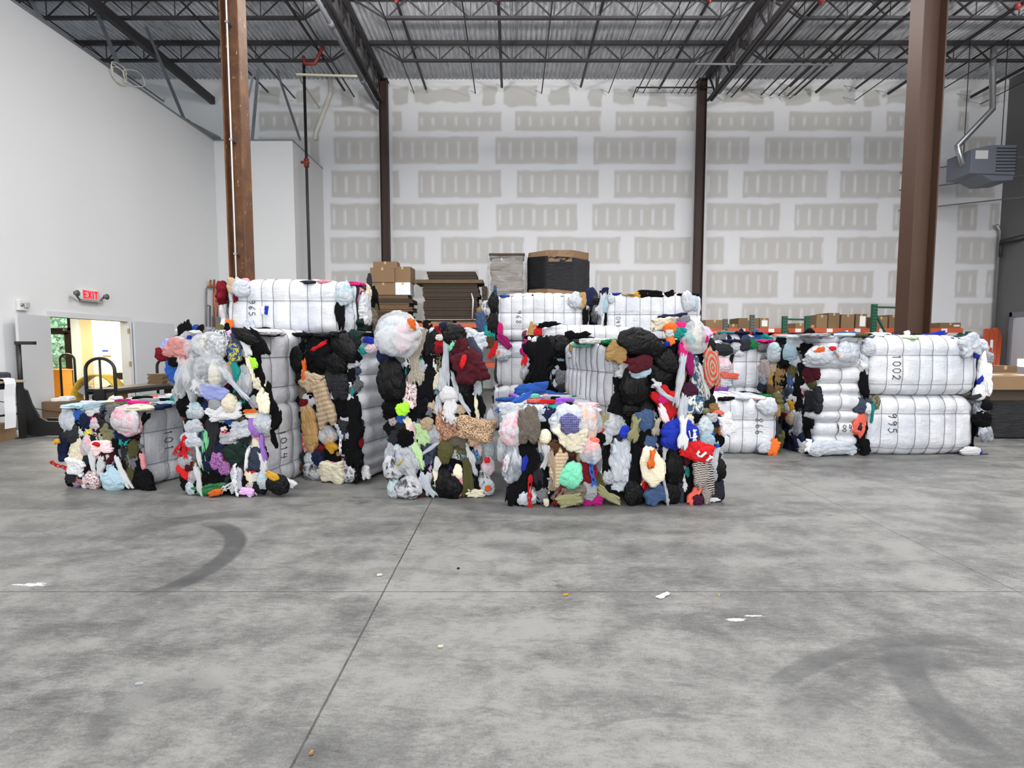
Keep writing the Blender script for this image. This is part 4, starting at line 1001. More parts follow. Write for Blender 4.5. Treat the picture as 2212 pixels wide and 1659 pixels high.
m.build('louvre', M_steel_dark, r)
m = MB(); m.box((xa + .12, Yh - .006, za + .42), (xa + .5, Yh, zb - .04)); m.build('data_plate', mat('pale plate', (196, 198, 196), .5), r)
m = MB(); m.prism([(xa + .3, za), (xb, za - .05), (xb, za - .18), (xa + .75, za - .22)], 'y', Yh + .05, Yh + .85); m.build('drip_hood', M_heat, r)
m = MB()
for sx in (xa + .1, xb - .1): m.tube([(sx, Yh + .4, zb + .05), (sx, Yh + .4, ZC)], .012, 6)
m.build('hanger_rod', M_steel_dark, r)
pts = [atY(*q, Yh + .3) for q in ((2144, 150), (2144, 236), (2068, 316), (2079, 356), (2100, 346))]
m = MB(); m.tube([pts[0] + Vector((0, 0, .6))] + pts, .085, 12); q = m.build('flue_pipe', mat('shiny flue metal', (176, 178, 180), .25, .8), r); q['label'] = 'bent shiny metal flue'
# ------------------------------------------------------------------ cloth and film materials
def cloth(name, rgb, rgb2=None, pat=None, pscale=8.0, rough=.92):
    t = NT(name); co = t.coord('Object'); c = lin(rgb)
    oi = t.new('ShaderNodeObjectInfo'); v = t.math('MULTIPLY_ADD', oi.outputs['Random'], .42, .56 if max(rgb) < 200 or max(rgb) - min(rgb) > 60 else .70)
    hsv = t.new('ShaderNodeHueSaturation'); t.link(v, hsv.inputs['Value'])
    base = (*c, 1)
    if pat is None:
        hsv.inputs['Color'].default_value = base
    else:
        c2 = lin(rgb2)
        if pat == 'spots': f = t.ramp(t.noise(co, pscale, 2, .5), [(.5, 0.0), (.53, 1.0)])
        elif pat == 'print': f = t.ramp(t.noise(co, pscale, 3, .6, 1.5), [(.45, 0.0), (.5, 1.0)])
        elif pat in ('stripes', 'rings', 'chevron'):
            w = t.new('ShaderNodeTexWave', wave_type='RINGS' if pat == 'rings' else 'BANDS', bands_direction='Z' if pat != 'rings' else 'X')
            if pat == 'rings': w.rings_direction = 'Y'
            w.inputs['Scale'].default_value = pscale; w.inputs['Distortion'].default_value = {'stripes': .6, 'rings': 1.2, 'chevron': 3.0}[pat]; w.inputs['Detail'].default_value = 1; w.inputs['Detail Scale'].default_value = 1.5
            t.link(co, w.inputs['Vector']); f = t.ramp(w.outputs['Fac'], [(.48, 0.0), (.55, 1.0)])
        elif pat == 'plaid':
            w1 = t.new('ShaderNodeTexWave', bands_direction='X'); w2 = t.new('ShaderNodeTexWave', bands_direction='Z')
            for w in (w1, w2): w.inputs['Scale'].default_value = pscale; t.link(co, w.inputs['Vector'])
            f = t.math('MULTIPLY', t.math('ADD', w1.outputs['Fac'], w2.outputs['Fac']), .5)
        t.link(t.mix(f, base, (*c2, 1)), hsv.inputs['Color'])
    t.link(hsv.outputs[0], t.b.inputs['Base Color']); t.b.inputs['Roughness'].default_value = rough
    t.b.inputs['Specular IOR Level'].default_value = .1
    n = t.noise(co, 1.3, 3, .5, 1.8); r = t.math('ABSOLUTE', t.math('SUBTRACT', n, .5))
    t.bump(t.math('ADD', r, t.math('MULTIPLY', t.noise(co, 30, 2, .5), .04)), .4, .07)
    return t.m
C = {}
for nm, rgb in dict(black=(13, 13, 15), char=(44, 45, 49), grey=(112, 113, 117), lgrey=(166, 168, 173), white=(206, 206, 208), cream=(216, 208, 184), tan=(160, 128, 84), brown=(82, 58, 40), taupe=(112, 104, 94), navy=(30, 36, 64), blue=(44, 84, 158), royal=(34, 52, 160),
                    sky=(120, 150, 205), paleb=(160, 186, 198), peri=(142, 150, 200), teal=(40, 146, 140), mint=(112, 194, 160), green=(30, 110, 66), lime=(160, 222, 60), palegreen=(178, 208, 150), olive=(84, 82, 50), dkgreen=(28, 44, 40), red=(196, 36, 40), dkred=(112, 24, 34), maroon=(72, 26, 34),
                    pink=(226, 150, 160), ppink=(232, 200, 202), hot=(214, 40, 122), magenta=(160, 34, 106), coral=(240, 110, 92), dusty=(186, 128, 124), purple=(134, 84, 176), lilac=(196, 158, 200), yellow=(226, 206, 70), gold=(206, 154, 52), orange=(232, 112, 48), plum=(70, 34, 54), denim=(66, 86, 120), slate=(58, 66, 82), beige=(184, 162, 136), khaki=(142, 140, 104)).items():
    C[nm] = cloth(nm + ' cloth', rgb)
C['leop'] = cloth('tan dotted print cloth', (196, 170, 140), (104, 72, 52), 'spots', 16)
C['floral'] = cloth('brown floral print cloth', (200, 168, 140), (116, 66, 50), 'print', 7)
C['plaid'] = cloth('blue plaid cloth', (44, 44, 92), (140, 140, 190), 'plaid', 1.6)
C['redplaid'] = cloth('red white print cloth', (120, 30, 40), (220, 214, 214), 'print', 5)
C['rainbow'] = cloth('yellow blue print cloth', (218, 206, 40), (36, 84, 150), 'print', 2.2)
C['navyleaf'] = cloth('navy cloth with green leaves', (30, 36, 62), (110, 180, 130), 'print', 1.6)
C['target'] = cloth('tan cloth with orange rings', (178, 166, 146), (214, 84, 66), 'rings', 1.15)
C['chev'] = cloth('black white zigzag knit', (30, 28, 30), (216, 204, 198), 'chevron', 3.2)
C['redwhite'] = cloth('white cloth with red marks', (230, 222, 222), (204, 60, 70), 'print', 4)
C['bluepr'] = cloth('blue black print cloth', (40, 44, 58), (110, 160, 200), 'print', 2.5)
C['camo'] = cloth('olive camouflage cloth', (56, 54, 40), (120, 116, 90), 'print', 2.5)
C['lace'] = cloth('grey beige lace', (186, 180, 166), (140, 132, 118), 'print', 12)
C['pinkdot'] = cloth('purple pink flecked scrunchie cloth', (176, 120, 180), (80, 40, 80), 'spots', 9)
C['sparkle'] = cloth('grey cloth with white flecks', (84, 88, 96), (214, 216, 220), 'spots', 7)
C['tiedye'] = cloth('cream and blue tie dye cloth', (206, 204, 184), (52, 84, 116), 'print', 2.0)
C['stripe'] = cloth('tan ribbed stripe cloth', (186, 166, 140), (160, 140, 114), 'stripes', 1.8)
def bagmat(name, rgb, fac, rough=.3, cl=None, strength=.8, rng_=.7):
    t = NT(name); co = t.coord('Object')
    n = t.noise(co, 1.4, 4, .6, .8)
    c = lin(rgb); c2 = lin(cl) if cl else tuple(v * .8 for v in c)
    t.link(t.mix(t.ramp(n, [(.42, 0.0), (.6, 1.0)]), (*c, 1), (*c2, 1)), t.b.inputs['Base Color']); t.b.inputs['Roughness'].default_value = rough
    if 'black plastic' in name: t.b.inputs['Specular IOR Level'].default_value = .14; rough = .4; t.b.inputs['Roughness'].default_value = .4
    r = t.math('ABSOLUTE', t.math('SUBTRACT', t.noise(t.coord('Object', (2.2, 1, 1)), 1.2, 3, .5, 1.6), .5)); t.bump(r, strength * .6, .06)
    if fac < 1:
        tr = t.new('ShaderNodeBsdfTransparent'); mx = t.new('ShaderNodeMixShader'); f = t.math('MULTIPLY_ADD', t.noise(co, 1.3, 2, .5, 1.0), rng_, fac - rng_ / 2, clamp=True)
        t.link(f, mx.inputs[0]); t.link(tr.outputs[0], mx.inputs[1]); t.link(t.b.outputs[0], mx.inputs[2]); t.link(mx.outputs[0], t.out.inputs[0])
    return t.m
B = {'bagw': bagmat('white plastic bag film', (192, 195, 200), .86, .28, (160, 168, 180)), 'clear': bagmat('clear plastic film', (224, 227, 231), .36, .3, strength=.3, rng_=.5), 'milky': bagmat('milky plastic bag film', (190, 193, 198), .62, .22, (160, 166, 174)),
     'bagpink': bagmat('white bag film over pink cloth', (194, 195, 199), .86, .28, (214, 150, 162)), 'bagk': bagmat('black plastic bag film', (8, 8, 9), 1.0, .36, (13, 13, 14)), 'baggrey': bagmat('grey plastic bag film', (120, 124, 132), .95, .28, (168, 172, 180)),
     'bagblk': bagmat('white bag film over black cloth', (194, 196, 200), .85, .3, (26, 26, 28)), 'bagmulti': bagmat('white bag film over peach cloth', (194, 196, 199), .84, .28, (216, 168, 142)), 'bagteal': bagmat('white bag film over blue cloth', (192, 197, 202), .86, .3, (142, 172, 180)),
     'baggreen': bagmat('glossy green plastic bag', (20, 100, 48), 1.0, .22), 'bagpurple': bagmat('purple plastic bag film', (150, 104, 190), .85, .3)}
ALLM = {**C, **B}

# ------------------------------------------------------------------ lattice on a box (shared vertices)
_latt = {}
def lattice(nx, ny, nz):
    k = (nx, ny, nz)
    if k in _latt: return _latt[k]
    idx = {}; pts = []; faces = []
    def V(i, j, l):
        q = (i, j, l)
        if q not in idx: idx[q] = len(pts); pts.append((2 * i / nx - 1, 2 * j / ny - 1, 2 * l / nz - 1))
        return idx[q]
    for i in range(nx):
        for j in range(ny):
            faces.append((V(i, j, 0), V(i, j + 1, 0), V(i + 1, j + 1, 0), V(i + 1, j, 0))); faces.append((V(i, j, nz), V(i + 1, j, nz), V(i + 1, j + 1, nz), V(i, j + 1, nz)))
    for i in range(nx):
        for l in range(nz):
            faces.append((V(i, 0, l), V(i + 1, 0, l), V(i + 1, 0, l + 1), V(i, 0, l + 1))); faces.append((V(i, ny, l), V(i, ny, l + 1), V(i + 1, ny, l + 1), V(i + 1, ny, l)))
    for j in range(ny):
        for l in range(nz):
            faces.append((V(0, j, l), V(0, j, l + 1), V(0, j + 1, l + 1), V(0, j + 1, l))); faces.append((V(nx, j, l), V(nx, j + 1, l), V(nx, j + 1, l + 1), V(nx, j, l + 1)))
    _latt[k] = (np.array(pts), np.array(faces, dtype=np.int32)); return _latt[k]
def np_mesh(name, V, Fq, mats=(), mi=None, smooth=True):
    me = bpy.data.meshes.new(name)
    me.vertices.add(len(V)); me.vertices.foreach_set('co', np.asarray(V, np.float32).ravel())
    me.loops.add(Fq.size); me.loops.foreach_set('vertex_index', Fq.ravel())
    me.polygons.add(len(Fq)); me.polygons.foreach_set('loop_start', np.arange(0, Fq.size, 4, dtype=np.int32)); me.polygons.foreach_set('loop_total', np.full(len(Fq), 4, np.int32))
    for m_ in mats: me.materials.append(m_)
    if mi is not None: me.polygons.foreach_set('material_index', mi.astype(np.int32))
    me.polygons.foreach_set('use_smooth', np.ones(len(Fq), bool)); me.update(); return me

# ------------------------------------------------------------------ crumpled garment shapes (unit size, x-z outline, y depth)
def garment_mesh(kind, seed):
    P0, Fq = lattice(36, 20, 36)
    rng = np.random.RandomState(seed); s = seed * 13 + 1
    K = {'blob': 3.0, 'strip': 3.4, 'bag': 2.3, 'puff': 3.0, 'sheet': 4.5}[kind]
    p = P0 / (np.abs(P0) ** K).sum(axis=1, keepdims=True) ** (1 / K)
    d = p / np.linalg.norm(p, axis=1, keepdims=True)
    th = np.arctan2(p[:, 2], p[:, 0])
    ring = np.stack([np.cos(th) * 2.3 + seed, np.sin(th) * 2.3, np.zeros_like(th)], -1)
    amp = {'blob': .6, 'strip': .45, 'bag': .3, 'puff': .25, 'sheet': .75}[kind]
    R = 1 + amp * (fbm(ring, s, 3) - .44)
    p[:, 0] *= R; p[:, 2] *= R
    def crease(q, k, w=.16): return np.exp(-(np.abs(2 * vn(q, k) - 1) / w) ** 2)
    def warp(q, f, a, k): return q + a * np.stack([vn(q * f, k), vn(q * f + 31.7, k + 1), vn(q * f + 71.3, k + 2)], -1)
    def rot(q, g):
        c, t = math.cos(g), math.sin(g); return np.stack([q[:, 0] * c + q[:, 2] * t, q[:, 1], -q[:, 0] * t + q[:, 2] * c], -1)
    g = rng.uniform(-1.4, 1.4); out = d * np.array([.45, 1.0, .45])
    if kind in ('blob', 'sheet'):
        fr = .68 if kind == 'blob' else .55
        q = warp(rot(p, g), 1.1, 1.3, s) * np.array([2.4, .7, .9]) * fr + seed * 3.1
        q2 = warp(rot(p, g + 1.2), 1.6, 1.0, s + 5) * np.array([3.4, .7, 1.3]) * fr + seed
        p = p + out * (.50 * (ridge(q, s + 6) - .5) - .42 * crease(q, s + 6, .26) + .28 * (ridge(q2, s + 7) - .5) - .32 * crease(q2, s + 7, .26) + .05 * (ridge(p * 6 + seed, s + 8) - .5))[:, None]
    elif kind == 'strip':
        sway = (vn(np.stack([p[:, 2] * 1.3 + seed, 0 * th, 0 * th], -1), s) - .5) * .7
        p[:, 0] = p[:, 0] * (.6 + .8 * vn(np.stack([p[:, 2] * 2.0, 0 * th + seed, 0 * th], -1), s + 1)) + sway
        q = warp(p, 1.0, .6, s + 2) * np.array([2.2, .6, .4]) + seed
        p = p + out * (.5 * (ridge(q, s + 5) - .5) - .45 * crease(q, s + 5, .24) + .07 * (ridge(p * np.array([6, 2, 2.5]) + seed, s + 6) - .5))[:, None]
        p[:, 2] += (vn(np.stack([p[:, 0] * 5, 0 * th, 0 * th + seed], -1), s + 7) - .5) * .4 * np.abs(p[:, 2])
    elif kind == 'bag':
        t = np.clip((p[:, 2] + .1), 0, 1.2); p[:, 0] *= 1 - .30 * t ** 2; p[:, 1] *= 1 - .35 * t ** 2
        a = np.arctan2(p[:, 0], 1.2 - p[:, 2]); q = np.stack([a * 5.5 + .8 * vn(p * 2, s), p[:, 1] * .8, 0 * a + seed + p[:, 2] * .3], -1)
        fal = .2 + .8 * np.clip((p[:, 2] + .5), 0, 1); q2 = warp(p, 1.0, .9, s + 3) * 1.2 + seed
        p = p + d * (((ridge(q, s + 7) - .5) * .13 - .08 * crease(q, s + 7, .2)) * fal + (fbm(p * 1.5 + seed, s + 8, 2) - .37) * .35 - .08 * crease(q2, s + 9, .14) + .03 * ridge(q2 * 1.7, s + 10))[:, None]
    else:
        z = p[:, 2]; q = warp(p, 1.3, .8, s) * np.array([1.8, 1, 1.2]) + seed
        p = p + d * (-.14 * np.exp(-((z - .3) / .05) ** 2) - .14 * np.exp(-((z + .35) / .05) ** 2) + .2 * (fbm(p * 2 + seed, s, 3) - .42) - .16 * crease(q, s + 1, .12) + .06 * ridge(p * 5 + seed, s + 2))[:, None]
    lo, hi = p.min(axis=0), p.max(axis=0); p = (p - (lo + hi) / 2) / ((hi - lo) / 2)
    return np_mesh('crumpled_' + kind, p, Fq, [C['white']])
NV = {'blob': 14, 'strip': 9, 'bag': 8, 'puff': 4, 'sheet': 10}
GM = {k: [garment_mesh(k, 5 + i + 20 * n) for i in range(v)] for n, (k, v) in enumerate(NV.items())}
def string_mesh(seed):
    m = MB(); rng = random.Random(seed)
    for k in range(3):
        pts = []; x = rng.uniform(-.3, .3)
        for i in range(9): pts.append((x + rng.uniform(-.35, .35), rng.uniform(-.2, .2), -1 + i / 4.0))
        m.tube(pts, [.10 + .1 * (i % 2) for i in range(9)], 6)
    me = bpy.data.meshes.new('ribbon'); me.from_pydata(m.v, [], m.f); me.polygons.foreach_set('use_smooth', [True] * len(m.f)); me.materials.append(C['red']); return me
GM['str'] = [string_mesh(i) for i in range(4)]
GN = {'blob': 'garment', 'strip': 'hanging_cloth', 'bag': 'plastic_bag', 'puff': 'padded_garment', 'sheet': 'cloth', 'str': 'ribbon'}
RNG = random.Random(77)
def place_garment(root, P, N, w, h, ang, kind, col, depth=None, lift=0.0, lab=False, name=None, up=None):
    N = Vector(N).normalized(); up = Vector(up) if up is not None else (Vector((0, 0, 1)) if abs(N.z) < .8 else Vector((0, 1, 0)))
    t = up.cross(N).normalized(); z = N.cross(t).normalized()
    a = math.radians(ang); t2 = t * math.cos(a) + z * math.sin(a); z2 = -t * math.sin(a) + z * math.cos(a)
    g = {'str': 1.0, 'bag': 1.08, 'puff': 1.08}.get(kind, 1.22); w *= g; h *= g
    if depth is None: depth = min(max(.40 * min(w, h), .05), .13) if kind != 'bag' else min(.5 * min(w, h), .24)
    o = bpy.data.objects.new(name or GN[kind], RNG.choice(GM[kind])); COL.objects.link(o)
    Mx = Matrix((t2 * (w / 2), -N * (depth * .5 + .0), z2 * (h / 2))).transposed().to_4x4()
    flip = -1 if RNG.random() < .5 and kind != 'str' else 1
    Mx = Mx @ Matrix.Diagonal((flip, 1, 1, 1))
    Mx.translation = Vector(P) + N * lift
    o.matrix_world = Mx
    o.material_slots[0].link = 'OBJECT'; o.material_slots[0].material = ALLM[col]
    if root is not None: o.parent = root; o.matrix_parent_inverse = root_inv(root)
    if lab: o['label'] = ALLM[col].name + (' strip' if kind == 'strip' else '')
    return o
def root_inv(root): return Matrix.Translation(-Vector(root.location))
FILL = ['black'] * 30 + ['char'] * 6 + ['navy'] * 4 + ['white'] * 5 + ['grey'] * 3 + ['lgrey', 'cream', 'slate', 'denim', 'maroon', 'dkred', 'olive', 'brown', 'taupe', 'red', 'teal', 'pink', 'blue', 'dkgreen', 'milky', 'bagw', 'beige']
TOPS = ['black'] * 5 + ['white'] * 4 + ['grey'] * 2 + ['char', 'navy', 'navy', 'cream', 'red', 'hot', 'pink', 'teal', 'blue', 'lgrey', 'gold', 'olive', 'ppink', 'milky', 'denim', 'purple', 'green', 'palegreen', 'coral', 'paleb']

# ------------------------------------------------------------------ bales
def film_mat():
    t = NT('white bale film'); co = t.coord('Object'); n = t.noise(co, 2.6, 4, .6, .5); n2 = t.noise(t.coord('Object', (1.2, 1.2, 1.2)), 1.1, 3, .5)
    c = t.mix(t.ramp(n, [(.38, 0.0), (.62, 1.0)]), lin((196, 197, 200)), lin((180, 182, 188)))
    t.link(t.mix(t.ramp(n2, [(.55, 0.0), (.75, .5)]), c, lin((170, 177, 190))), t.b.inputs['Base Color'])
    t.b.inputs['Roughness'].default_value = .3; t.b.inputs['Specular IOR Level'].default_value = .5
    w = t.math('ABSOLUTE', t.math('SUBTRACT', t.noise(t.coord('Object', (2.4, 2.4, 1.0)), 2.6, 4, .55, 1.8), .5))
    w2 = t.math('ABSOLUTE', t.math('SUBTRACT', t.noise(t.coord('Object', (1.0, 2, 3.0)), 2.4, 4, .55, 1.4), .5))
    t.bump(t.math('ADD', w, w2), .34, .05); return t.m
M_film = film_mat()
def fill_mat():
    t = NT('packed mixed clothing'); co = t.coord('Object'); v = t.new('ShaderNodeTexVoronoi'); v.inputs['Scale'].default_value = 9; v.inputs['Randomness'].default_value = 1
    ds = t.noise(co, 3, 4, .6, out='Color'); mp = t.mix(.35, co, ds); t.link(mp, v.inputs['Vector'])
    sp = t.new('ShaderNodeSeparateColor'); t.link(v.outputs['Color'], sp.inputs[0])
    c = t.ramp(sp.outputs[0], [(0.0, lin((18, 18, 20))), (.42, lin((34, 36, 46))), (.55, lin((90, 92, 98))), (.68, lin((196, 196, 198))), (.8, lin((110, 34, 44))), (.87, lin((40, 90, 120))), (.93, lin((190, 160, 120)))])
    c.node.color_ramp.interpolation = 'CONSTANT'; t.link(c, t.b.inputs['Base Color']); t.b.inputs['Roughness'].default_value = .95
    t.bump(t.noise(co, 14, 4, .6, .8), 1.0, .05); return t.m
M_fill = fill_mat()
M_wire = mat('baling wire', (112, 113, 117), .5, .3)
M_ink = mat('black marker ink', (52, 52, 58), .6)
GLY = {'0': [[(.5, 1), (.12, .8), (.1, .25), (.5, 0), (.9, .25), (.88, .75), (.5, 1)]], '1': [[(.35, .8), (.55, 1), (.55, 0)]], '2': [[(.1, .75), (.4, 1), (.85, .8), (.6, .4), (.05, .05), (.4, .12), (.9, 0)]], '3': [[(.1, .9), (.6, 1), (.8, .75), (.4, .52), (.85, .3), (.5, 0), (.1, .12)]],
       '4': [[(.3, 1), (.1, .45), (.9, .5)], [(.75, .95), (.65, 0)]], '5': [[(.85, 1), (.25, .95), (.2, .6), (.7, .6), (.85, .25), (.4, 0), (.1, .15)]], '6': [[(.8, 1), (.25, .6), (.15, .2), (.5, 0), (.8, .25), (.5, .48), (.2, .3)]], '8': [[(.5, .5), (.15, .75), (.5, 1), (.85, .78), (.5, .5), (.12, .22), (.5, 0), (.88, .25), (.5, .5)]], '9': [[(.85, .85), (.45, 1), (.15, .7), (.45, .5), (.85, .8), (.75, .3), (.55, 0)]]}
class Bale:
    def __init__(s, label, center, size, how, yaw=0.0, wires=8, cross=(.30,), seed=1, group=None, res=.027, puff=.011, barrel=.07, r=.11, sub=None, wire_vis=True, w0=.1):
        # size: (length along local x, local y, local z)
        s.h = np.array(size) / 2; s.seed = seed; s.puff = puff; s.barrel = barrel; s.r = r
        s.wx = np.linspace(-1 + w0, 1 - w0, wires) * s.h[0]; s.wx = s.wx + (np.random.RandomState(seed).rand(wires) - .5) * .05
        s.cross = [c * s.h[2] for c in cross]
        B0 = {'along': Matrix.Identity(3), 'end': Matrix.Rotation(math.pi / 2, 3, 'Z'), 'stand': Matrix(((0, 0, -1), (0, 1, 0), (1, 0, 0)))}[how]
        s.R = Matrix.Rotation(math.radians(yaw), 3, 'Z') @ B0; s.c = Vector(center); s.how = how
        hz = size[0] / 2 if how == 'stand' else size[2] / 2
        s.zlo = s.c.z - hz; s.zhi = s.c.z + hz
        s.root = thing('clothing_bale', label, 'bale', (s.c.x, s.c.y, s.zlo), group or 'bales of used clothing')
        n = [max(8, int(2 * a / res)) for a in s.h]
        P0, Fq = lattice(*n)
        p, nn = s.surf(P0 * s.h)
        W = s.world(p)
        W[:, 2] = np.clip(W[:, 2], s.zlo + .002, s.zhi + .03)
        ends = (np.abs(P0[Fq[:, 0], 0]) > .985) & (np.abs(P0[Fq[:, 2], 0]) > .985)
        me = np_mesh('bale_body', W, Fq, [M_film, M_fill], ends.astype(int))
        o = bpy.data.objects.new('bale_body', me); COL.objects.link(o); o.parent = s.root; o.matrix_parent_inverse = root_inv(s.root); s.body = o
        if wire_vis: s.wires()
    def world(s, p): return np.asarray(p) @ np.array(s.R).T + np.array(s.c)
    def surf(s, q, off=0.0):
        h = s.h; r = s.r; inner = np.clip(q, -(h - r), h - r); d = q - inner; L = np.linalg.norm(d, axis=1, keepdims=True); n = d / np.maximum(L, 1e-9); p = inner + n * r
        x = p[:, 0]; nx = np.abs(n[:, 0])
        dx = np.min(np.abs(x[:, None] - s.wx[None, :]), axis=1); pit = (s.wx[-1] - s.wx[0]) / (len(s.wx) - 1)
        sx = np.clip(np.sin(np.pi * np.clip(dx / pit, 0, .5)), 0, 1) ** .7
        D = s.puff * (sx - .55) * (1 - nx ** 2)
        D = D - (.003 + s.puff * .6) * np.exp(-(dx / .03) ** 2) * (1 - nx ** 2)
        for zc in s.cross:
            dz = np.abs(p[:, 2] - zc); D = D - s.puff * 1.3 * np.exp(-(dz / .045) ** 2) * (1 - np.abs(n[:, 2]) ** 2)
        D = D + s.barrel * (1 - (x / h[0]) ** 2 - .45) * (1 - nx)
        D = D + .06 * (fbm(p * 2.3 + s.seed * 7.7, s.seed, 3) - .43) + .010 * (ridge(p * np.array([6, 6, 3]) + s.seed, s.seed + 3) - .5)
        D = D + nx ** 2 * .10 * (fbm(p * 5 + s.seed, s.seed + 5, 3) - .4)
        return p + n * (D + off)[:, None], n
    def wires(s):
        h = s.h
        def rectloop(a, b, n=26):
            t = np.linspace(-1, 1, n, endpoint=False)
            return np.concatenate([np.stack([t * a, 0 * t - b], -1), np.stack([0 * t + a, t * b], -1), np.stack([-t * a, 0 * t + b], -1), np.stack([0 * t - a, -t * b], -1)])
        def emit(q):
            p, n = s.surf(q, .008); W = s.world(p); W[:, 2] = np.clip(W[:, 2], s.zlo + .004, s.zhi + .035)
            m = MB(); m.tube([tuple(w) for w in W], .0032, 4, closed=True); m.build('baling_wire', M_wire, s.root, smooth=True)
        for xw in s.wx:
            l = rectloop(h[1], h[2]); emit(np.stack([np.full(len(l), xw), l[:, 0], l[:, 1]], -1))
        for zc in s.cross:
            l = rectloop(h[0], h[1], 60); emit(np.stack([l[:, 0], l[:, 1], np.full(len(l), zc)], -1))
    def write(s, text, u, v, size, face='-y', adv=(0, -1), up=(1, 0)):
        m = MB(); k = 0.0
        for ch in text:
            for st in GLY[ch]:
                pts = []
                for (a, b), (a2, b2) in zip(st[:-1], st[1:]):
                    for f in np.linspace(0, 1, 5): pts.append((a + (a2 - a) * f, b + (b2 - b) * f))
                q = []
                for a, b in pts:
                    A = (k + a * .62) * size; Bv = b * size
                    q.append((u + adv[0] * A + up[0] * Bv, -s.h[1] if face == '-y' else s.h[1], v + adv[1] * A + up[1] * Bv))
                p, n = s.surf(np.array(q, float), .004); m.tube([tuple(w) for w in s.world(p)], max(.0042, size * .046), 5)
            k += .85
        o = m.build('bale_number', M_ink, s.root, smooth=True); o['label'] = 'handwritten black number ' + text
    # plane of a face in world space: 'near' (towards the camera), 'top', 'left', 'right'
    def plane(s, which):
        if which == 'top': return Vector((s.c.x, s.c.y, s.zhi)), Vector((0, 0, 1))
        best = None
        for ax in range(3):
            for sg in (-1, 1):
                v = Vector((0, 0, 0)); v[ax] = sg; w = s.R @ v
                sc = {'near': -w.y, 'left': -w.x, 'right': w.x}[which]
                if best is None or sc > best[0]: best = (sc, w, s.h[ax])
        return s.c + best[1] * best[2], best[1]
    def put(s, spec, ox, oy, sc, face='near', lift=.03, drop=0.0):
        P0, N = s.plane(face)
        for ln in spec.strip().split(';'):
            ln = ln.split()
            if not ln: continue
            kind, col, x, y, w, h = ln[0], ln[1], *map(float, ln[2:6]); ang = float(ln[6]) if len(ln) > 6 else RNG.uniform(-12, 12); lf = float(ln[7]) if len(ln) > 7 else lift
            px, py = ox + x / sc, oy + y / sc; d = ray(px, py); t = (P0 - CAMP).dot(N) / d.dot(N); P = CAMP + d * t
            k = t / F
            lo = s.zlo + .45 * (h / sc * k) * (.7 if kind == 'str' else 1)
            ca = abs(math.cos(math.radians(ang))); ext = .5 * (h * ca + w * math.sqrt(max(0, 1 - ca * ca))) / sc * k
            P.z = max(P.z, .01 + ext * .92)
            place_garment(s.root, P, N, w / sc * k * 1.06, h / sc * k * 1.06, ang, kind, col, lift=lf, lab=True)
    def fillface(s, face='near', n=(7, 7), seed=1, pal=None, size=.17, lift=.0, kinds=('blob', 'blob', 'sheet', 'strip', 'bag'), u0=-1, u1=1, v0=-1, v1=1, lab=False):
        P0, N = s.plane(face); rng = random.Random(seed)
        up = Vector((0, 0, 1)) if face != 'top' else Vector((0, 1, 0))
        t = up.cross(N).normalized(); z = N.cross(t).normalized()
        def ext(v): return sum(abs((s.R.transposed() @ v)[i]) * s.h[i] for i in range(3))
        eu, ev = ext(t) * .93, ext(z) * .93
        for i in range(n[0]):
            for j in range(n[1]):
                u = u0 + (u1 - u0) * (i + rng.uniform(.15, .85)) / n[0]; v = v0 + (v1 - v0) * (j + rng.uniform(.15, .85)) / n[1]
                P = P0 + t * (u * eu) + z * (v * ev); k = rng.choice(kinds); col = rng.choice(pal or FILL)
                if col in B: k = 'bag'
                elif k == 'bag': k = 'blob'
                sz = size * rng.uniform(.75, 1.35); w, h = sz, sz * rng.uniform(.7, 1.3)
                if k == 'strip': w, h = sz * .6, sz * 1.6
                if face != 'top': P.z = max(P.z, .01 + h * .55)
                place_garment(s.root, P, N, w, h, rng.uniform(-50, 50) if k != 'strip' else rng.uniform(-18, 18), k, col, depth=(.06 if face == 'top' else None), lift=lift + rng.uniform(-.015, .02))
# ------------------------------------------------------------------ the bales
SZ = (1.62, .84, .84)
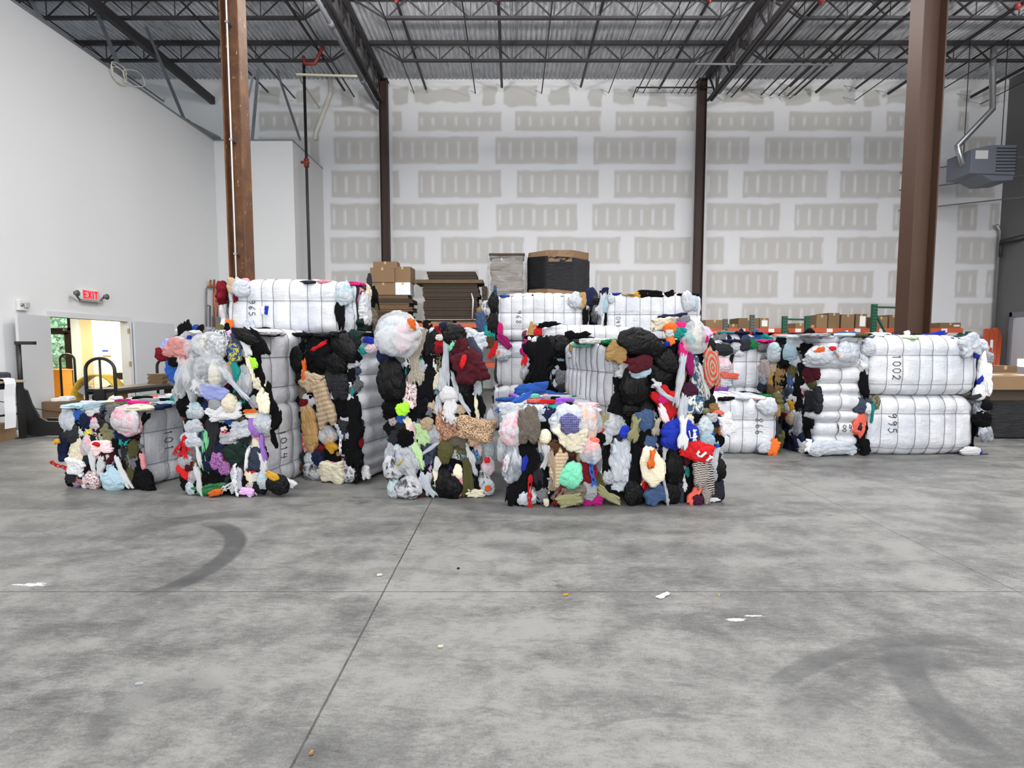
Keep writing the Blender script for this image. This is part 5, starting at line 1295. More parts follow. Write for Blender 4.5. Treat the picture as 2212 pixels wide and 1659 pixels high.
# --- A: low bale at the end of the front row
A = Bale('low clothing bale numbered 101 at the end of the front row, by the doors', (-4.2, 6.3, .43), (1.62, .82, .86), 'end', -8, 6, (.36, -.45), 11)
A.write('101', -.5, .15, .10)
A.fillface('near', (9, 9), 3, None, .135, .015)
A.put('''bag bagw 230 440 250 370 5 .03; blob blue 385 400 130 190 20; sheet paleb 560 250 300 90 8; sheet white 580 330 230 90 10; strip magenta 610 410 75 290 -52; bag bagpink 640 480 190 250 -10; blob bluepr 830 330 180 130 10; blob char 810 480 130 170; bag bagpink 1105 440 430 390 -15 .07; strip black 1250 500 110 360 -40; blob lime 1050 270 110 50;
strip cream 345 720 150 420 -5; blob black 420 600 100 220; blob yellow 530 615 125 90; blob navy 480 580 70 60; blob orange 520 690 120 80; bag bagpink 520 800 190 310 -12 .04; sheet lace 680 690 220 150; sheet khaki 800 620 190 230 25; blob blue 930 650 90 140; strip black 930 860 150 340; sheet ppink 745 820 280 170 10 .06; blob red 700 770 95 50 -10 .09; bag bagw 785 970 160 190; blob navy 165 780 150 290 -10; blob gold 140 735 65 65 0 .09; blob navy 150 960 120 120;
strip white 600 1010 85 300 5 .05; strip white 715 1090 110 260 -8 .05; blob dkgreen 510 960 170 210; sheet white 350 1100 260 200 -15 .05; blob black 530 1130 220 150; str red 130 1080 110 260 75 .07; blob char 290 1240 190 190; blob black 265 1390 140 120; blob dusty 385 1420 170 150; bag redplaid 600 1390 230 250 0 .05; strip white 450 1280 95 280; bag paleb 900 1350 370 310 0 .05; sheet paleb 880 1130 190 160; strip white 1030 1180 80 420 25 .05; strip olive 1110 1180 120 380 8; blob olive 1150 860 150 240; blob char 1040 880 130 280; strip black 1270 1190 160 560 20 .02; blob black 1330 1330 190 260 15; blob pink 1290 1030 60 200 10''', 120, 840, 6.6375)  # black blob by the cream strip stands in for a shaded gap
A.fillface('top', (5, 8), 5, TOPS, .24, .0, ('sheet', 'blob', 'sheet'))
A.put('''sheet magenta 960 225 170 70 0; sheet hot 1180 250 260 60 -10; sheet white 480 250 180 60; sheet black 1600 210 380 70; sheet black 1260 180 200 50 20; sheet white 880 180 130 50; sheet lgrey 1350 215 250 50; sheet coral 1400 165 120 30; sheet white 1690 175 200 30''', 120, 840, 6.6375, 'top', .04)

# --- B and the bale on top of it
b = Bale('clothing bale numbered 1014 at floor level, under the bale with clear film sheets', (-2.9, 6.05, .43), (1.62, .80, .86), 'end', -3, 6, (.34, -.5), 12)
b.write('1014', -.42, .17, .10)
b.fillface('near', (9, 9), 13, None, .135, .015)
b.put('''bag bagw 330 350 280 230 10 .04; blob dkred 480 320 160 170; strip char 640 510 190 560 -3 .05; bag bagw 300 570 330 240 -10 .04; str red 145 660 130 330 -35 .08; str red 215 690 100 330 5 .08; blob maroon 230 930 200 270 25; bag milky 200 900 260 330 20 .02; blob grey 330 770 200 250;
strip navyleaf 510 720 190 640 0 .03; strip white 400 700 60 520 8 .05; strip white 430 1200 80 430 8 .06; blob blue 880 260 180 140; blob char 1050 270 330 130; sheet bagw 1080 420 330 250 10 .05; sheet lgrey 870 560 240 170 5 .04; sheet grey 1050 540 260 170; sheet lgrey 1180 570 190 150; blob white 780 420 150 100 25; blob red 810 450 110 90; bag bagpurple 1290 370 160 300 15 .06; strip bagpurple 1430 700 70 420 8 .05; bag bagw 1430 300 290 310 0 .05;
strip black 1630 260 150 330 -18 .05; strip black 1590 560 70 260 12 .04; blob pink 1310 490 130 170; strip cream 1290 670 100 220 -15; blob white 1370 660 70 110; blob navy 640 900 340 330 0 .02; blob dkgreen 1020 800 320 300 20 .05; blob brown 850 790 230 160 20; blob pinkdot 715 900 170 220 0 .07; blob pinkdot 840 1010 150 190 0 .07; blob slate 1270 890 260 320 20 .04; strip white 1200 860 50 330 -10 .07; strip white 1410 930 140 320 12 .05; blob black 1400 800 160 200;
blob black 1080 1060 160 200; strip bagw 1010 1200 180 360 0 .06; str white 1000 1100 180 300 0 .09; blob char 870 1180 170 200; blob black 560 1260 270 260; sheet baggreen 600 1380 480 150 8 .05; blob hot 700 1200 80 120; blob cream 650 1220 120 120; bag bagteal 290 1340 180 220; bag milky 330 1150 180 300; strip cream 1210 1180 110 220 8 .04; blob dusty 1220 1320 170 170; bag bagteal 1430 1200 190 280 0 .05; bag bagk 1650 1270 370 300 -20 .05; blob gold 1600 1140 190 100 -30 .08; sheet lilac 1190 1420 190 110 -15 .07; blob orange 730 1460 190 90 15 .1; str white 900 1380 160 280 -60 .09; str white 1010 1380 140 260 15 .09; blob bagk 1350 1330 200 200; sheet white 1830 1270 190 90 -25 .02; str bagw 1230 1330 60 300 40 .05''', 380, 870, 7.373)

c = Bale('clothing bale with clear film over its messy end, carrying the bale numbered 965', (-2.93, 6.04, 1.27), (1.62, .80, .80), 'end', -4, 6, (.30, -.5), 13)
c.fillface('near', (9, 9), 23, None, .135, .015)
c.put('''blob dkred 90 550 210 170 -10 .06; blob peri 170 440 200 220 -25 .05; sheet dusty 320 470 330 300 -25 .07; bag bagpink 290 340 260 150 -10 .04; blob royal 330 600 180 100; blob blue 240 780 210 330 0 .05; blob black 290 660 140 120 0 .1; blob dusty 440 640 130 150 20 .07; blob yellow 470 300 90 90; blob royal 520 285 70 60 0 .08; bag clear 480 300 480 220 10 .05; bag clear 560 450 280 330 0 .07;
blob char 600 420 160 200; bag sparkle 960 390 330 400 180 .06; bag clear 850 440 480 430 180 .1; bag white 760 470 140 220; blob lilac 1090 230 130 120; bag clear 880 780 520 500 0 .1; bag cream 890 850 180 340 0 .07; strip grey 760 830 160 330; blob peri 1050 630 150 130; strip clear 560 900 260 600 5 .08; strip clear 420 900 200 500 -10 .1;
bag black 380 1030 210 380 8 .05; bag milky 340 1120 240 430 0 .03; blob char 500 850 130 260; strip grey 640 900 110 300; blob peri 890 1120 390 210 -8 .08; blob black 410 1300 210 230 0 .05; bag bagteal 560 1390 300 300 0 .03; blob navy 720 1330 270 200 -20; blob dusty 770 1260 180 170; sheet white 1040 1440 460 200 10 .07; bag cream 1130 1290 230 280 0 .08; bag lgrey 900 1310 190 190 0 .07; blob khaki 1110 1120 150 170;
blob char 1230 1100 230 330 25 .03; strip bagw 1210 990 90 560 38 .1; blob rainbow 1210 540 180 270 0 .08; blob white 1270 370 200 170; sheet khaki 1190 320 160 110 -20; sheet white 1370 410 120 280 20 .05; blob maroon 1330 490 80 110; strip teal 1230 790 110 260 15 .08; blob beige 1130 770 170 220 0 .06; blob white 1300 650 130 220; strip cream 1430 780 200 480 8 .03; bag milky 1330 950 230 460 0 .05; blob black 1470 1020 200 280; blob cream 1530 990 110 160 0 .05; blob white 1410 980 90 170; blob cream 1640 1290 170 270 0 .07; strip cream 1580 1100 90 220 -15; strip black 1530 330 160 460 40 .06; bag bagk 1370 260 440 180 -28 .08; strip black 1520 700 150 560 5 .04; strip black 1720 1230 130 440 12 .04; sheet lime 1535 665 70 160 18 .12; blob black 1430 1360 190 120; blob orange 1430 1415 190 50 5 .06; sheet cream 1420 1480 190 90; bag milky 1480 1270 180 220; blob red 385 1490 60 110; blob dkred 650 1230 90 70''', 350, 690, 7.2115)
c.fillface('top', (4, 8), 25, TOPS, .2, -.02)
# --- D across the top
d_ = Bale('long white bale numbered 965 lying on top of the bale with clear film', (-2.72, 6.86, 1.99), (1.66, .72, .65), 'along', 0, 9, (.24,), 14)
d_.write('965', -.52, .09, .085)
d_.fillface('right', (4, 4), 33, None, .2, .03)
d_.fillface('left', (3, 3), 34, ['white', 'bagw', 'pink', 'dkred', 'lgrey'], .22, .03)
d_.fillface('top', (9, 3), 35, ['pink', 'black', 'white', 'char', 'hot', 'bagw', 'milky', 'grey', 'plum', 'lgrey'], .2, -.03, ('sheet', 'blob'))
d_.put('''strip black 975 290 70 300 -3 .02; bag bagteal 1010 170 130 190 0 .02; bag bagw 165 130 140 130 0 .02; blob beige 90 105 70 110; blob dkred 110 190 30 90 0 0; blob orange 68 415 50 60; sheet bagw 240 460 90 130 25 .03; sheet white 355 310 60 66 0 .02; sheet royal 378 308 22 60 -8 .04; blob pink 1120 190 80 160 20 -.1; bag bagw 1040 380 90 200 0 -.02; strip black 1130 430 50 160 0 -.1; blob char 1080 270 60 110 0 -.1;
strip black 350 470 130 40 5 .03''', 480, 590, 3.814)

# --- E standing bale with dark clothing
e = Bale('standing bale of dark clothing with a tan padded trouser leg, in the front row', (-1.90, 6.2, .83), (1.66, .80, .78), 'stand', -19, 9, (0.1,), 15, puff=.028)
e.fillface('near', (7, 14), 43, ['black'] * 8 + ['char'] * 4 + ['navy', 'dkgreen', 'brown', 'slate', 'grey'], .14)
e.put('''bag bagk 135 340 150 230 0 .05; bag bagk 175 520 130 160 0 .04; strip black 250 200 130 90; strip grey 215 270 80 200 -10; sheet black 350 280 240 230 -20 .06; strip red 370 215 40 170 -60 .1; blob black 330 380 220 200; bag bagk 600 230 300 220 -35 .07; bag bagk 520 360 220 240 -10 .06; puff char 450 530 100 190 0 .06; puff char 550 600 170 240 0 .07; strip orange 230 460 50 210 0 .1; sheet stripe 290 560 240 170 -20 .08; strip stripe 410 760 170 390 15 .09; strip khaki 350 650 130 130; blob taupe 175 680 80 130; blob black 265 680 110 140; blob dkred 205 755 80 60 0 .07; blob beige 220 810 110 80 0 .06; puff tan 265 1010 160 400 6 .07; strip redwhite 215 980 70 140 0 .04; blob redwhite 225 1130 90 170 0 .05; blob black 330 800 110 190; blob black 540 790 200 200; blob char 530 980 170 120; blob navy 390 960 120 150; bag clear 440 1060 190 170 0 .07; str lgrey 530 1010 130 200 30 .1; blob slate 520 1050 130 120; strip gold 465 1150 110 150 20 .07; str white 570 1130 60 200 0 .1; blob black 560 1190 90 110; blob dkred 350 1195 110 50; bag bagw 260 1300 150 140 0 .04; blob navy 330 1290 110 120 0 .06; blob black 450 1280 140 150; blob teal 280 1260 60 90; blob tan 500 1250 80 40; blob pink 480 1350 60 50 0 .08; bag bagblk 280 1430 190 170 0 .05; bag bagw 390 1460 150 200; sheet cream 490 1460 230 190 -10 .09; blob navy 560 1430 120 100 0 .05; bag bagblk 630 1440 160 150 0 .05; blob ppink 590 1370 110 80; strip black 690 900 140 330 0 .05; strip black 680 1170 150 380 0 .05; blob dkred 725 1110 60 130; blob black 650 480 60 130; blob teal 655 650 30 80; str bagk 740 1430 110 230 -20 .08; blob bagk 640 1540 130 70''', 620, 700, 4.483)
e.put('''sheet white 775 1430 75 120 5 .02; blob teal 745 250 90 70 10 .0; sheet bagw 640 360 110 130 30 .03; blob royal 810 160 110 60; bag bagpink 830 230 140 90''', 620, 700, 4.483)
e.fillface('top', (5, 5), 44, ['black', 'black', 'char', 'black', 'bagk', 'white'], .2, -.03)

# --- F tower of two
f1 = Bale('clothing bale at floor level under the bale with the big pink and white bag', (-.82, 6.0, .43), (1.62, .84, .86), 'end', 0, 6, (.4, -.4), 16)
f1.fillface('near', (9, 9), 53, None, .135, .015)
f1.put('''blob black 260 100 190 180; blob redplaid 320 230 120 140; strip black 280 400 130 180 20; blob char 470 350 190 190; blob black 540 510 240 260 0 .05; bag bagpink 660 400 150 330 0 .04; sheet palegreen 830 440 200 340 12 .07; blob beige 910 260 180 190 0 .08; blob grey 950 90 130 160; bag milky 1020 440 260 310 0 .05; blob black 920 400 100 130; strip floral 1140 260 150 560 0 .06; strip white 1290 120 210 260 0 .09; blob white 1440 190 110 80 0 .1; sheet floral 1270 380 300 230 15 .08;
sheet leop 1730 340 530 330 -10 .12; sheet leop 1760 480 300 230 10 .1; blob taupe 1430 520 300 240 -15 .05; blob char 1300 480 160 160; blob black 1560 130 260 200; strip cream 1760 90 60 200; bag bagw 1950 300 170 500 0 0; bag milky 270 760 180 320 0 .03; bag bagteal 430 680 190 180 0 .04; bag bagw 690 640 190 140 0 .05; blob plum 840 660 150 150 0 .02; strip bagw 960 680 60 330 -55 .06; strip bagw 690 850 230 420 20 .04; strip palegreen 760 800 120 400 14 .06; bag bagblk 340 1010 330 420 15 .05; blob black 520 960 300 340 0 .04; strip yellow 480 890 30 130 -45 .12; bag milky 560 900 360 460 25 .07; bag bagteal 340 1340 200 330 0 .06; bag bagblk 590 1350 430 380 0 .08; strip clear 650 1060 120 420 25 .1; strip bagw 900 1290 220 400 18 .05; blob dkred 790 1450 110 130; blob slate 920 850 190 260; strip lilac 960 980 90 260; blob teal 930 1190 70 140; blob char 1040 780 110 200; strip white 1080 940 110 240 -15 .05; strip cream 1050 1200 90 330 0 .04;
blob navy 1080 640 90 200; bag olive 1220 740 250 380 180 .06; blob dkred 1330 830 60 70; blob redplaid 1430 800 130 160; blob black 1240 1010 180 190 0 .02; bag bagk 1190 1330 280 480 0 .05; bag bagk 1350 1410 290 360 0 .08; bag cream 1420 1080 150 250 0 .05; blob black 1340 1040 100 130; blob bluepr 1500 800 190 200; strip white 1600 720 110 420 20 .05; blob teal 1560 870 60 90; strip olive 1590 1150 170 560 0 .05; bag bagpink 1760 720 130 260 0 .02; blob bluepr 1720 800 120 170; bag bagteal 1950 700 160 330 0 0; bag bagpink 1930 980 210 300 0 .04; blob red 1920 870 80 80 0 .08; strip bagw 1690 960 80 330 10 .05; blob black 1730 1080 120 220; bag bagblk 1860 1200 200 340 0 .03; bag bagw 1940 1340 190 260 0 .04; blob orange 1940 1340 90 80 0 .1; blob black 1800 1260 150 220 -30; sheet cream 1720 1460 270 130 0 .05''', 810, 880, 7.9)
f2 = Bale('upper clothing bale with a big clear bag of pink cloth and a maroon garment', (-.84, 6.0, 1.27), (1.62, .84, .82), 'end', 0, 6, (.12, -.55), 17)
f2.fillface('near', (9, 9), 63, None, .135, .015)
f2.put('''strip lace 680 570 200 480 -12 .06; strip lace 650 900 220 460 5 .06; sheet bagw 760 400 180 200; strip bagk 880 500 170 360 -12 .06; strip black 840 880 170 330 0 .04; strip black 830 1160 200 400 -10 .05; bag bagk 280 1060 400 620 5 .08; blob grey 350 770 240 130 10 .06; blob navy 180 680 190 220 -15 .08; bag milky 180 500 180 230 0 .07; bag bagw 330 400 440 560 -20 .14; bag bagpink 500 400 320 430 -25 .17; blob orange 640 240 110 160 10 .25; bag clear 430 380 620 620 -20 .18; blob black 540 640 90 150;
blob redplaid 560 1290 180 330 0 .06; strip pink 470 1100 70 200; strip teal 495 960 50 160; strip bagw 440 930 60 330; strip char 540 850 110 220; blob black 640 1200 160 260 25; blob navy 450 1270 70 200; blob black 300 1490 280 220 0 .05; blob lime 470 1530 180 170 15 .1; blob ppink 560 1460 120 110 0 .07; blob grey 460 1420 110 90; blob black 700 1480 260 280;
blob red 1020 480 130 230 0 .05; blob white 1030 430 120 80 0 .08; blob camo 1020 700 130 110; blob dkred 1000 620 110 110 0 .07; strip camo 1020 850 110 240 0 .04; strip cream 940 900 70 280; blob ppink 950 940 110 130; blob cream 940 1090 150 230 0 .05; strip bagw 1120 800 100 700 0 .07; strip bagw 1070 1080 130 330 0 .06; blob teal 990 1210 80 130; bag bagk 1250 380 340 300 0 .07; blob olive 1230 260 180 70; blob dkred 1000 320 120 110; strip bagk 1050 320 90 120;
sheet maroon 1330 640 260 330 20 .1; sheet maroon 1480 900 400 440 25 .13; blob maroon 1400 540 120 180 0 .12; blob red 1400 800 70 190 -15 .2; strip slate 1560 600 140 330 25 .06; sheet bagw 1560 480 330 280 -15 .03; blob mint 1220 560 60 160 -30 .12; blob royal 1650 860 90 170 0 .08; blob navy 1610 640 90 160; bag bagk 1330 1130 320 500 15 .05; strip black 1430 1260 200 330 0 .05; strip bagw 1270 1170 70 400 14 .09; strip white 1180 1070 150 90 -20; bag white 1170 1310 270 260 0 .09; strip white 1190 1500 190 340 0 .1; strip bagw 1000 1500 100 330 0 .06; strip floral 1040 1560 80 260; strip teal 1310 1400 100 220; blob beige 1340 1530 160 130 0 .08; blob slate 1350 1590 160 90; strip bagw 1400 1440 60 340 30 .1; strip black 1470 1480 180 330 -5 .04; strip black 1650 1500 130 330 10 .03; strip cream 1590 1520 50 300 5 .08; blob grey 850 1580 140 220; blob black 930 1450 100 260; bag milky 1610 1200 110 240 0 .03''', 810, 670, 7.215)
f2.fillface('top', (4, 6), 64, ['black', 'cream', 'red', 'bagk', 'white', 'olive', 'dkred', 'bagw'], .2, -.03)

# --- G low bale in the middle
g = Bale('low clothing bale with a blue jacket on top, in the middle of the front row', (.42, 5.74, .455), (1.62, .86, .91), 'end', 0, 6, (.2, -.5), 18)
g.fillface('near', (9, 9), 73, None, .135, .015)
g.put('''bag bagpink 290 490 330 420 -5 .04; blob taupe 490 430 230 400 0 .1; sheet bagw 260 270 280 160 0 .02; sheet bagw 650 330 190 160; strip black 740 380 160 260 -15; blob navy 560 590 130 180; bag cream 690 590 140 170 0 .08; bag bagw 980 400 440 400 0 .05; blob plaid 990 420 200 220 0 .14; sheet cream 960 540 260 260 20 .1; sheet cream 1060 620 240 250 -10 .12; blob black 850 560 210 260 0 .05; blob brown 910 740 320 180 -12 .06; bag bagmulti 1210 410 260 420 0 .07; bag milky 1330 440 190 360 0 .02; blob coral 1240 690 210 150 10 .12; bag clear 1250 760 260 310 0 .12; blob beige 1130 840 80 160;
bag baggrey 280 930 240 460 -5 .06; blob white 200 920 60 190 -10 .12; blob pink 180 930 40 130 0 .12; bag milky 160 760 150 330 0 0; strip bagw 430 720 90 170 0; strip black 490 850 220 520 5 .04; blob royal 430 930 60 180 -15 .08; strip char 560 1050 200 300; strip black 400 1200 260 560 -18 .05; strip white 720 830 140 300 -5 .06; strip bagw 640 720 80 200; strip stripe 850 980 200 400 0 .1; strip beige 790 990 70 400 8 .12; bag mint 1020 1060 260 320 -25 .12; blob beige 820 1240 160 130; blob black 960 900 110 130; blob dkred 1220 1050 220 240 0 .06; str blue 1270 1030 130 330 10 .12; strip black 1080 1260 160 200; bag lgrey 1240 1260 200 270 0 .06; blob magenta 1280 1400 240 140 0 .05; blob grey 1370 970 90 170; blob lgrey 1440 1110 110 180;
bag bagw 460 1360 230 230 0 .06; str red 505 1300 110 400 0 .12; blob black 640 1220 160 300 0 .03; strip black 600 1440 230 110; blob cream 700 1440 60 90 0 .1; blob black 330 1400 190 160; sheet taupe 1010 1330 330 260 -20 .08; str dkred 880 1350 150 280 -30 .12; sheet khaki 980 1490 270 130 10 .12; blob char 1120 1400 170 170; strip olive 1380 1240 90 260 15 .04; strip khaki 1480 1400 100 330 55 .05; blob dkgreen 1390 820 120 220; blob black 1440 1250 150 200; blob khaki 1440 400 100 170 -20 .02; bag bagw 1480 600 150 230 0 0''', 1060, 840, 5.925)
g.fillface('top', (5, 8), 75, ['black', 'red', 'white', 'teal', 'mint', 'char', 'purple', 'coral', 'blue', 'ppink', 'black', 'bagw'], .2, .0)
g.put('''sheet blue 560 100 420 110 10; strip blue 330 190 70 460 -62; sheet mint 520 155 200 60; sheet purple 950 205 190 60; sheet coral 560 220 160 50; sheet red 730 230 160 40; sheet black 830 185 100 40; sheet white 850 160 300 40; sheet teal 410 90 120 50; strip blue 830 130 50 160 80''', 1060, 840, 5.925, 'top', .05)

# --- H tower
h1 = Bale('floor level clothing bale with a cream shirt and a red UT shirt', (1.5, 5.78, .34), (1.58, .90, .68), 'end', 6, 8, (.3, -.42), 19)
h1.fillface('near', (9, 9), 83, None, .135, .015)
h1.put('''strip black 560 770 150 640 0 .06; sheet bagw 330 720 280 560 0 .03; sheet bagw 330 1130 230 150 -10 .02; bag cream 790 790 350 580 12 .12; strip orange 710 650 90 250 -8 .22; bag bagk 540 1220 300 380 0 .06; blob dkred 780 1170 160 140 0 .06; sheet denim 830 1290 290 250 25 .1; strip bagw 980 1160 40 420 12 .12; blob white 1010 1310 60 60 0 .1; bag bagk 1130 800 270 560 0 .08; bag bagk 1100 1210 260 360 0 .06; strip white 1010 600 80 330 -10 .05; strip slate 1260 1180 120 440; blob maroon 1320 700 90 170 0 .08; strip lgrey 1340 780 60 250 -20; blob teal 1360 900 70 180;
strip chev 1490 900 220 420 -8 .13; strip chev 1640 950 150 560 8 .1; strip chev 1600 1250 110 330 8 .1; sheet coral 1420 1290 110 300 -35 .1; blob beige 1480 1190 120 160; blob plum 1460 1430 130 140 0 .12; blob black 1540 1180 120 250; bag bagk 1810 860 230 330 0 .06; blob lgrey 1720 940 90 160 0 .1; strip bagw 1720 640 130 360 -10 .1; bag milky 1850 620 140 330 0 .02; blob navy 1820 1200 200 330 0 .02; bag bagk 1880 1230 110 220; strip white 1740 1370 180 60 0 .06; blob black 1700 1330 120 160;
blob black 660 380 260 300 0 .03; blob denim 790 440 180 160 0 .05; sheet bagw 860 530 130 120; blob royal 400 290 150 160 0 .06; strip khaki 520 240 140 340 -10 .1; blob denim 680 120 180 260 25 .06; strip lace 870 210 110 240 -8 .07; bag royal 1190 300 540 430 8 .12; blob navy 1090 440 200 140 0 .05; blob red 1430 560 420 260 -14 .14; strip white 1160 250 130 440 0 .24; str white 1310 290 110 160 0 .27; blob cream 1410 120 120 150; blob black 1490 90 110 130; bag bagteal 1600 190 230 260 -20 .1; bag paleb 1600 380 220 240 0 .12; blob lgrey 1680 70 160 120 0 .1; blob navy 1790 120 150 160 0 .05; sheet white 1930 180 200 300 15 .08; blob coral 1840 10 150 70; blob orange 1880 270 110 120 0 .06; blob olive 1790 280 120 130; blob grey 1640 600 160 180 0 .04; blob blue 1740 480 60 50 0 .13; blob black 1790 500 100 180''', 1290, 890, 7.135)
h1.put('''blob khaki 90 150 140 200 -20 0; bag clear 250 180 330 300 10 .02; bag bagw 70 850 90 200; strip black 100 750 90 300; blob grey 20 800 80 180; bag milky 150 980 200 220; blob olive 60 1060 90 260; strip khaki 170 1310 90 330 60''', 1290, 890, 7.135)
# red shirt lettering as raised print
def letters(root, P0, N, strokes, ox, oy, sc, w, lift, mt):
    m = MB()
    for st in strokes:
        pts = []
        for x, y in st:
            px, py = ox + x / sc, oy + y / sc; d = ray(px, py); t = (P0 - CAMP).dot(N) / d.dot(N); pts.append(CAMP + d * t + N * lift)
        m.tube(pts, w, 6)
    o = m.build('print_letters', mt, root, smooth=True); o['label'] = 'white letters printed on cloth'
P0, N0 = h1.plane('near')
letters(h1.root, P0, N0, [[(1400, 530), (1365, 570), (1385, 600), (1425, 612), (1500, 545)], [(1545, 600), (1600, 635)], [(1575, 615), (1500, 675)]], 1290, 890, 7.135, .012, .24, C['white'])

letters(h1.root, P0, N0, [[(1265, 235), (1285, 345), (1385, 315)], [(1335, 215), (1365, 330)]], 1290, 890, 7.135, .007, .215, C['white'])
h2 = Bale('upper clothing bale with black bags and a cloth of orange rings, in the front row', (1.24, 5.83, 1.12), (1.58, .90, .88), 'end', 13, 10, (.3, -.46), 20)
h2.fillface('near', (9, 9), 93, None, .135, .015)
h2.put('''bag bagk 1010 440 640 330 -14 .14; bag bagk 1330 660 380 260 -25 .12; sheet tan 680 560 230 230 -15 .12; sheet bagw 700 730 120 130; blob maroon 960 700 290 180 12 .16; bag paleb 980 790 270 200 15 .12; blob maroon 1120 790 60 200; bag bagk 920 1010 340 480 8 .08; bag bagk 1280 830 360 330 0 .07; blob black 1150 1080 200 230 0 .05; bag bagk 900 1300 230 190 0 .06; bag bagk 1100 1290 200 200 0 .06; blob black 870 1430 260 180 0 .03;
blob denim 1080 1430 180 230 20 .1; strip khaki 950 1480 130 220 -15 .1; sheet red 1310 1230 220 400 25 .1; strip ppink 1290 1390 90 300 30 .14; blob red 1390 1110 90 90 0 .14; blob hot 1270 1170 120 110 0 .13; strip white 1210 960 120 130 0 .1; strip bagw 1300 1110 60 330 55 .14; strip bagw 1470 920 90 560 -8 .16; strip bagw 1490 1380 120 480 -5 .16; sheet white 1390 1280 160 260 -10 .08; blob black 1390 950 170 200;
sheet navy 1480 100 400 90 4 .0; sheet cream 1300 190 260 150 12 .06; bag orange 1380 250 190 140 0 .12; blob lace 1470 160 160 120; bag grey 1610 180 220 190 0 .08; blob hot 1510 230 120 110 0 .12; blob teal 1480 310 140 130 0 .13; strip teal 1610 370 110 230 50 .14; blob orange 1380 400 100 130 0 .12; blob white 1360 310 100 90 0 .13; bag cream 1720 350 190 300 0 .08; bag clear 1700 340 380 420 0 .12; blob grey 1770 330 130 260 0 .07; blob hot 1800 380 50 90 0 .17; blob royal 1330 450 60 60 0 .13; blob black 1430 500 160 160 0 .05;
strip hot 1550 560 120 260 15 .12; strip magenta 1630 720 110 280 12 .12; strip tan 1570 800 100 330 -5 .08; blob brown 1570 930 130 160; blob plum 1640 1050 220 170 0 .1; strip tiedye 1720 800 170 380 15 .1; strip tiedye 1780 1000 150 330 22 .1; blob tiedye 1700 1230 260 260 0 .08; strip white 1810 930 60 400 18 .12; blob target 1890 750 190 440 8 .14; strip black 1780 660 130 330 10 .06; strip black 1960 850 130 560 -8 .05; bag bagk 1930 480 170 230 0 .05; blob navy 1900 360 140 130; strip lilac 1900 290 130 90 -40 .06; strip paleb 2010 640 60 190 -8 .04; bag bagk 1910 1230 200 250 0 .06; blob tan 1960 1290 120 120 0 .1; blob khaki 1850 1330 90 80 0 .1; blob beige 1560 1190 110 120; blob orange 1590 1280 40 90 0 .1; blob slate 1620 1320 200 170; strip lace 1240 1430 130 260''', 1210, 670, 6.144)
h2.put('''sheet bagw 140 570 110 130 20; sheet tan 180 500 140 90; sheet milky 750 720 120 110; sheet bagw 330 1230 400 140''', 1210, 670, 6.144, 'left', .02)
h2.fillface('top', (6, 7), 94, ['char', 'grey', 'green', 'black', 'white', 'tan', 'mint', 'olive', 'navy'], .19, -.02)

# --- J black clothing stack behind the middle, J2 white bale on it
j = Bale('standing bale of black clothing behind the low bale with the blue jacket', (.62, 7.2, .81), (1.62, .82, .80), 'stand', 0, 8, (0.0,), 21)
j.fillface('near', (6, 9), 103, ['black'] * 12 + ['char'] * 3 + ['navy', 'maroon', 'slate'])
j.put('''strip black 880 960 330 480 0 .05; strip black 910 1230 330 400 0 .05; bag bagk 1040 790 160 240; bag bagk 1160 800 190 260 0 .05; blob black 1260 660 110 110; blob black 1400 650 200 60; sheet magenta 700 810 70 170 -20 .05; strip red 720 920 60 200 -20 .06; strip ppink 760 760 40 150; blob white 1140 880 80 40; blob paleb 1150 940 80 60; blob dkred 1210 910 70 60; blob grey 1160 1170 130 160; bag char 1160 1340 160 170; strip denim 1260 1340 70 240; bag milky 710 1090 90 130''', 1010, 610, 5.719)
j.fillface('top', (5, 4), 104, ['black', 'black', 'char', 'bagk'], .2, 0)
JB = 'supporting bales behind the black clothing'
j1 = Bale('lower bale hidden behind the standing bale of black clothing', (1.05, 8.15, .43), (1.7, .78, .86), 'along', 0, 6, (.3,), 22, res=.06, wire_vis=False)
j2 = Bale('white bale behind the standing bale of black clothing, showing only its wired upper edge', (1.02, 8.15, 1.33), (1.7, .78, .94), 'along', 0, 9, (.62,), 23)
j2.put('''sheet red 860 600 100 110 0 .02; sheet tan 800 590 90 160 -15 .02; strip black 1000 520 240 60 5 .04; bag bagw 700 1100 100 200 0 .03''', 1010, 610, 5.719)
# --- I: back stacks
i0 = Bale('floor level white bale under the bale numbered 1005', (.50, 9.75, .40), (1.70, .84, .80), 'along', 0, 8, (.3,), 24)
i1 = Bale('white bale numbered 1005 underneath the bale numbered 968', (.52, 9.8, 1.2), (1.64, .84, .80), 'along', 0, 8, (.3,), 25)
i1.write('1005', -.34, .22, .10)
i1.put('''bag bagw 440 880 190 160 0 .02; blob coral 390 870 30 50 0 .06; strip red 320 840 70 200 -20 .03; bag bagpink 440 800 130 60 0 .03; strip magenta 460 730 90 190 40 .06''', 1010, 610, 5.719)
i2 = Bale('long white bale numbered 968 on top of the back stack', (.56, 9.8, 2.03), (1.68, .84, .82), 'along', 0, 9, (.2, -.5), 26)
i2.write('968', -.49, .12, .10)
i2.fillface('left', (4, 5), 113, ['black', 'bagk', 'teal', 'denim', 'white', 'tan', 'hot', 'black'], .22, .04)
